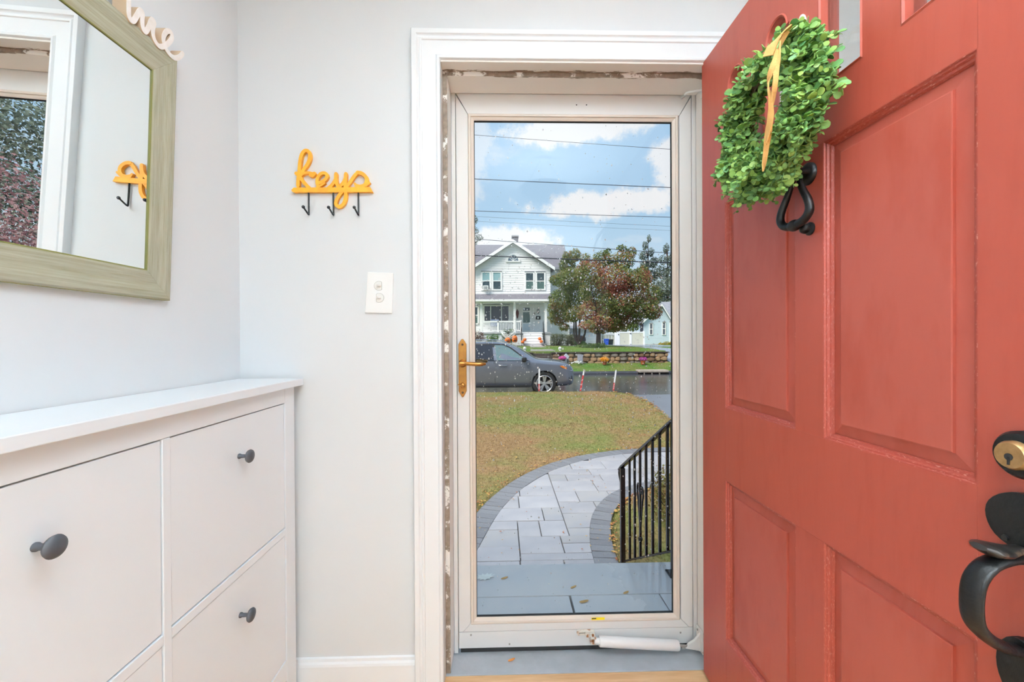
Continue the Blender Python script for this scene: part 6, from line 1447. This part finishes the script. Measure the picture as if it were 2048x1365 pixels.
# Japanese maple beside the house: seen in the mirror through the storm door
jm = T('japanese_maple', 'burgundy japanese maple beside the house, seen in the mirror', 'tree', (5.6, 5.2, GZ))
lob = []
for k, (a, l_) in enumerate(((-2.2, .30), (-1.15, .46), (0, .58), (1.15, .46), (2.2, .30))):
    lob.append((math.cos(a)*l_, math.sin(a)*l_))
    if k < 4: am = a+.55; lob.append((math.cos(am)*.17, math.sin(am)*.17))
lob.append((-.16, 0))
jb = [(5.2, 4.9, 1.5, 1.5, 1.5, .9), (6.0, 5.4, 2.1, 1.6, 1.6, .9), (5.0, 5.3, 2.35, 1.3, 1.3, .7), (6.6, 4.6, 1.7, 1.5, 1.4, .9), (5.6, 5.0, 2.9, 1.1, 1.1, .55), (4.5, 4.6, 1.0, 1.1, 1.1, .7), (7.2, 5.6, 2.0, 1.4, 1.4, .8), (4.7, 5.8, 1.6, 1.2, 1.2, .8), (5.6, 4.3, .7, 1.4, 1.2, .6), (6.8, 5.2, .9, 1.4, 1.2, .7)]
crown('foliage', jb, 30000, .07, foliage_mat('burgundy_maple', [(.32, (112, 76, 80)), (.5, (150, 104, 108)), (.68, (180, 138, 138)), (.85, (160, 148, 142))], 1.2, .35), jm, 51, .9, lob)
m_ = MB(); m_.tube([(5.6, 5.2, GZ), (5.6, 5.2, .2)], [.14, .11], 9)
for b in jb: m_.tube([(5.6, 5.2, .1), ((5.6+b[0])/2, (5.2+b[1])/2, b[2]*.45+.2), b[:3]], [.08, .05, .02], 6, 4)
m_.build('trunk', bark, jm, smooth=60)
for i, (x, y, h_, lab) in enumerate(((15, 13.5, 11, 'big grey-green shade tree beyond the japanese maple'), (22, 17, 13, 'tall grey-green tree at the far side yard'), (14, 8.6, 8, 'smaller side yard tree behind the japanese maple'))):
    t = T('shade_tree', lab, 'tree', (x, y, GZ), 'side yard trees'); r_ = random.Random(60+i)
    crown('foliage', [(x+r_.uniform(-2.6, 2.6), y+r_.uniform(-2.4, 2.4), h_*r_.uniform(.35, .9), 1.8, 1.8, 1.3) for _ in range(14)], 15000, .15, blue_g, t, 60+i)
    MB().tube([(x, y, GZ), (x, y, h_*.8)], [.3, .08], 8).build('trunk', bark, t, smooth=60)

# ================================================================== AUTUMN DECORATIONS across the street
orange = M('pumpkin_orange', (240, 122, 36), .5, col2=(226, 104, 30), vs=4)
def pumpkin(px, py, r_px, Y, lab, face=False, group=None, tall=.85):
    c_ = at(px, py, Y); r_ = r_px/829*Y; t = T('pumpkin', lab, 'pumpkin', (c_.x, Y, c_.z-r_*tall), group)
    prof = [(.12*r_, -.80*r_*tall), (.55*r_, -.92*r_*tall), (.86*r_, -.62*r_*tall), (r_, -.1*r_*tall), (.93*r_, .42*r_*tall), (.62*r_, .82*r_*tall), (.28*r_, .92*r_*tall), (.06*r_, .80*r_*tall)]
    b_ = MB().lathe(prof, tuple(c_), n=40, rib=10, ribd=.09).build('shell', orange, t, smooth=60)
    MB().tube([(c_.x, Y, c_.z+.78*r_*tall), (c_.x+.05*r_, Y, c_.z+1.0*r_*tall), (c_.x+.2*r_, Y, c_.z+1.16*r_*tall)], [.13*r_, .09*r_, .07*r_], 7, 3).build('stem', M('pumpkin_stem', (96, 92, 50), .8), t)
    if face:
        dk = M('pumpkin_face', (70, 30, 18), .7); yq_ = lambda u, v: Y-r_*math.sqrt(max(.05, 1-(u*u+v*v)*.9))-.02
        def piece(nm, pts): MB().prism(pts, lambda u, v, d: (c_.x+u*r_, Y-r_*.98*math.sqrt(max(.08, 1-(u*u+v*v)*.95))+d, c_.z+v*r_*tall), -.03, .04).build(nm, dk, t)
        piece('eye', [(-.5, .1), (-.14, .12), (-.3, .48)]); piece('eye', [(.14, .12), (.5, .1), (.3, .48)]); piece('nose', [(-.1, -.08), (.1, -.08), (0, .1)])
        piece('mouth', [(-.6, -.18), (-.35, -.28), (0, -.32), (.35, -.28), (.6, -.18), (.4, -.52), (.15, -.62), (-.15, -.62), (-.4, -.52)])
pumpkin(1015.5, 681, 5.8, 34.4, 'round orange jack-o-lantern below the web-draped shrub', True, None, .95)
pumpkin(1029.5, 678.5, 5.7, 34.4, 'taller orange jack-o-lantern with a grin nearer the steps', True, None, 1.28)
for (px, py, lab) in ((1045.3, 684.5, 'lower orange pumpkin at the near side of the porch steps'), (1049.5, 679.5, 'upper orange pumpkin on the near side step'), (1079.5, 678, 'upper orange pumpkin on the far side step'), (1082.8, 683.5, 'lower orange pumpkin at the far side of the porch steps')):
    pumpkin(px, py, 3.5, 34.7, lab, False, 'pumpkins flanking the porch steps', .92)
web = T('spider_web', 'stretchy white cobweb draped over the dark shrub', 'decoration', (at(1015, 672, 34.9).x, 34.9, .9))
m_ = MB(); wc_ = [at(1002, 664, 34.8), at(1010, 671, 34.5), at(1019, 674, 34.5), at(1027, 668, 34.6), at(1032, 662, 34.9)]
for k in range(9):
    m_.tube([tuple(p+Vector((rl.uniform(-.15, .15), rl.uniform(-.1, .05), rl.uniform(-.18, .18)))) for p in wc_], .012, 4, 4)
for k in range(7): a = wc_[k % 5]; m_.tube([tuple(a), tuple(wc_[(k*2+1) % 5]+Vector((0, -.05, rl.uniform(-.1, .3))))], .009, 4)
tag(m_.build('strands', M('web_white', (240, 242, 244), .8), web), kind='stuff')
bone = M('bone_white', (240, 240, 236), .6); dkb = M('skull_dark', (60, 58, 58), .8)
def skull(px, py, Y, lab):
    c_ = at(px, py, Y); t = T('skull', lab, 'skull', (c_.x, Y, c_.z-.2), 'plastic skulls on the lawn'); r_ = .105
    MB().ball((c_.x, Y, c_.z+.03), (r_*.92, r_*1.1, r_), 14, 10).build('cranium', bone, t, smooth=60); MB().obox((c_.x, Y-.035, c_.z-.085), (.12, .12, .09), (0, 0, 0)).build('jaw', bone, t, bevel=.02)
    for s_ in (-1, 1): MB().ball((c_.x+s_*.04, Y-.10, c_.z+.01), (.026, .02, .028), 8, 6).build('eye_socket', dkb, t)
    MB().prism([(c_.x-.015, c_.z-.045), (c_.x+.015, c_.z-.045), (c_.x, c_.z-.015)], fXZ, Y-.115, Y-.09).build('nose', dkb, t)
    MB().tube([(c_.x, Y, far_z(c_.x, Y)), (c_.x, Y, c_.z-.09)], .04, 8).build('neck', bone, t)
skull(1049.5, 698.5, 24.2, 'white plastic skull on the lawn beside the concrete walk'); skull(1120, 698.5, 24.0, 'white plastic skull on the lawn above the stone wall')
def slabstone(pts, Y, mt, lab, inset=None):
    P = [at(a, b, Y) for a, b in pts]; t = T('tombstone', lab, 'tombstone', (sum(p.x for p in P)/len(P), Y, min(p.z for p in P)), 'mock tombstones against the stone wall')
    MB().prism([(p.x, p.z) for p in P], fXZ, Y-.06, Y+.04).build('slab', mt, t, bevel=.012)
    if inset: q = [at(a, b, Y) for a, b in inset]; MB().prism([(p.x, p.z) for p in q], fXZ, Y-.075, Y-.055).build('inset', dkb, t)
slabstone([(1128.5, 727.5), (1129, 714), (1127.5, 712), (1132, 707.5), (1136.5, 711.5), (1138.5, 713), (1137, 716), (1137, 727.5)], 22.9, M('tomb_pale', (190, 196, 206), .7), 'pale pointed mock tombstone beside the car bonnet', [(1134, 726.5), (1134, 718), (1136.2, 718), (1136.2, 726.5)])
slabstone([(1154.5, 727), (1155, 712), (1153.8, 711), (1155, 709.5), (1166, 709.8), (1166.8, 711.5), (1165.2, 713), (1165, 727)], 22.9, M('tomb_grey', (160, 160, 172), .75, var=.12, vs=8), 'grey square mock tombstone against the stone wall')
sk = T('bone_pile', 'white plastic skeleton arms and bones lying before the grey tombstone', 'decoration', (at(1155, 727, 22.6).x, 22.6, -.3))
m_ = MB()
for P in ([(1143, 727), (1148, 725), (1153, 723.5)], [(1153, 723.5), (1157, 727.5)], [(1155, 724), (1159, 726), (1162, 724)], [(1152, 726), (1157, 724.5)], [(1158, 728), (1155.5, 726)]):
    q = [tuple(at(a, b-.3, 22.6)) for a, b in P]; m_.tube(q, .022, 6); [m_.ball(e_, .034, 8, 6) for e_ in (q[0], q[-1])]
m_.build('bones', bone, sk, smooth=60)
def mum(px, py, wpx, hpx, Y, cols, lab, pot):
    c_ = at(px, py, Y); k = Y/829; t = T('potted_mum', lab, 'potted flowers', (c_.x, Y, c_.z-hpx*k*.6), 'potted mums along the stone wall')
    zg = -.30; zr = c_.z-hpx*k*.35
    MB().lathe([(.09, zg), (.10, zg), (.135, zr), (.15, zr), (.15, zr-.03), (.12, zr-.02), (.01, zr-.03)], (c_.x, Y, 0), n=18).build('pot', M(pot[0], pot[1], .7), t, smooth=40)
    rx = wpx*k/2
    crown('leaves', [(c_.x, Y, zr+.05, rx*.75, rx*.6, .08)], 260, .07, gsh, t, int(px))
    crown('blossoms', [(c_.x, Y, zr+.10, rx, rx*.85, hpx*k*.42)], 620, .065, foliage_mat('blossom_%d' % int(px), [(.35, cols[0]), (.6, cols[1]), (.85, cols[2])], 6), t, int(px)+1)
mum(1125, 717, 15, 9, 22.8, ((206, 60, 150), (230, 90, 180), (240, 130, 200)), 'magenta potted mums half hidden behind the car bonnet', ('pot_dark', (70, 60, 56)))
mum(1209, 719, 19, 12, 22.7, ((226, 140, 20), (244, 172, 36), (250, 200, 80)), 'large golden orange potted mums before the stone wall', ('pot_terracotta', (158, 84, 52)))
mum(1286, 719, 15, 9, 22.7, ((180, 60, 150), (206, 92, 180), (226, 130, 204)), 'pink potted mums near the far end of the stone wall', ('pot_orange', (176, 90, 48)))
# dark stone steps through the wall up to the walk
sp_ = T('stone_steps', 'dark wet stone steps cut through the retaining wall', 'steps', (2.2, 23, -.3))
for k in range(4): MB().box(1.72, 2.72, 22.6+k*.24, 22.9+k*.24, -.45, -.18+k*.165).build('step', M('wet_dark_stone', (84, 74, 68), .35, var=.3, vs=9, bump=.2, bs=20), sp_, bevel=.012)
wl = T('white_planter', 'small white bowl on the mulch beside the porch steps', 'planter', (at(1091, 690, 34.5).x, 34.5, .55))
c_ = at(1091, 690, 34.5); MB().lathe([(.04, -.12), (.10, -.10), (.06, -.04), (.12, .02), (.19, .10), (.17, .10), (.10, .03), (.01, .02)], tuple(c_), n=16).build('bowl', trimw, wl, smooth=40)
ml = MB().box(at(1030, 692, 35).x, at(1160, 692, 35).x, 33.9, 36.2, .3, .57).build('mulch_bed', M('mulch', (72, 58, 52), .95, var=.4, vs=10, bump=.6, bs=20)); ST(ml, 'dark mulch bed along the front of the white house')
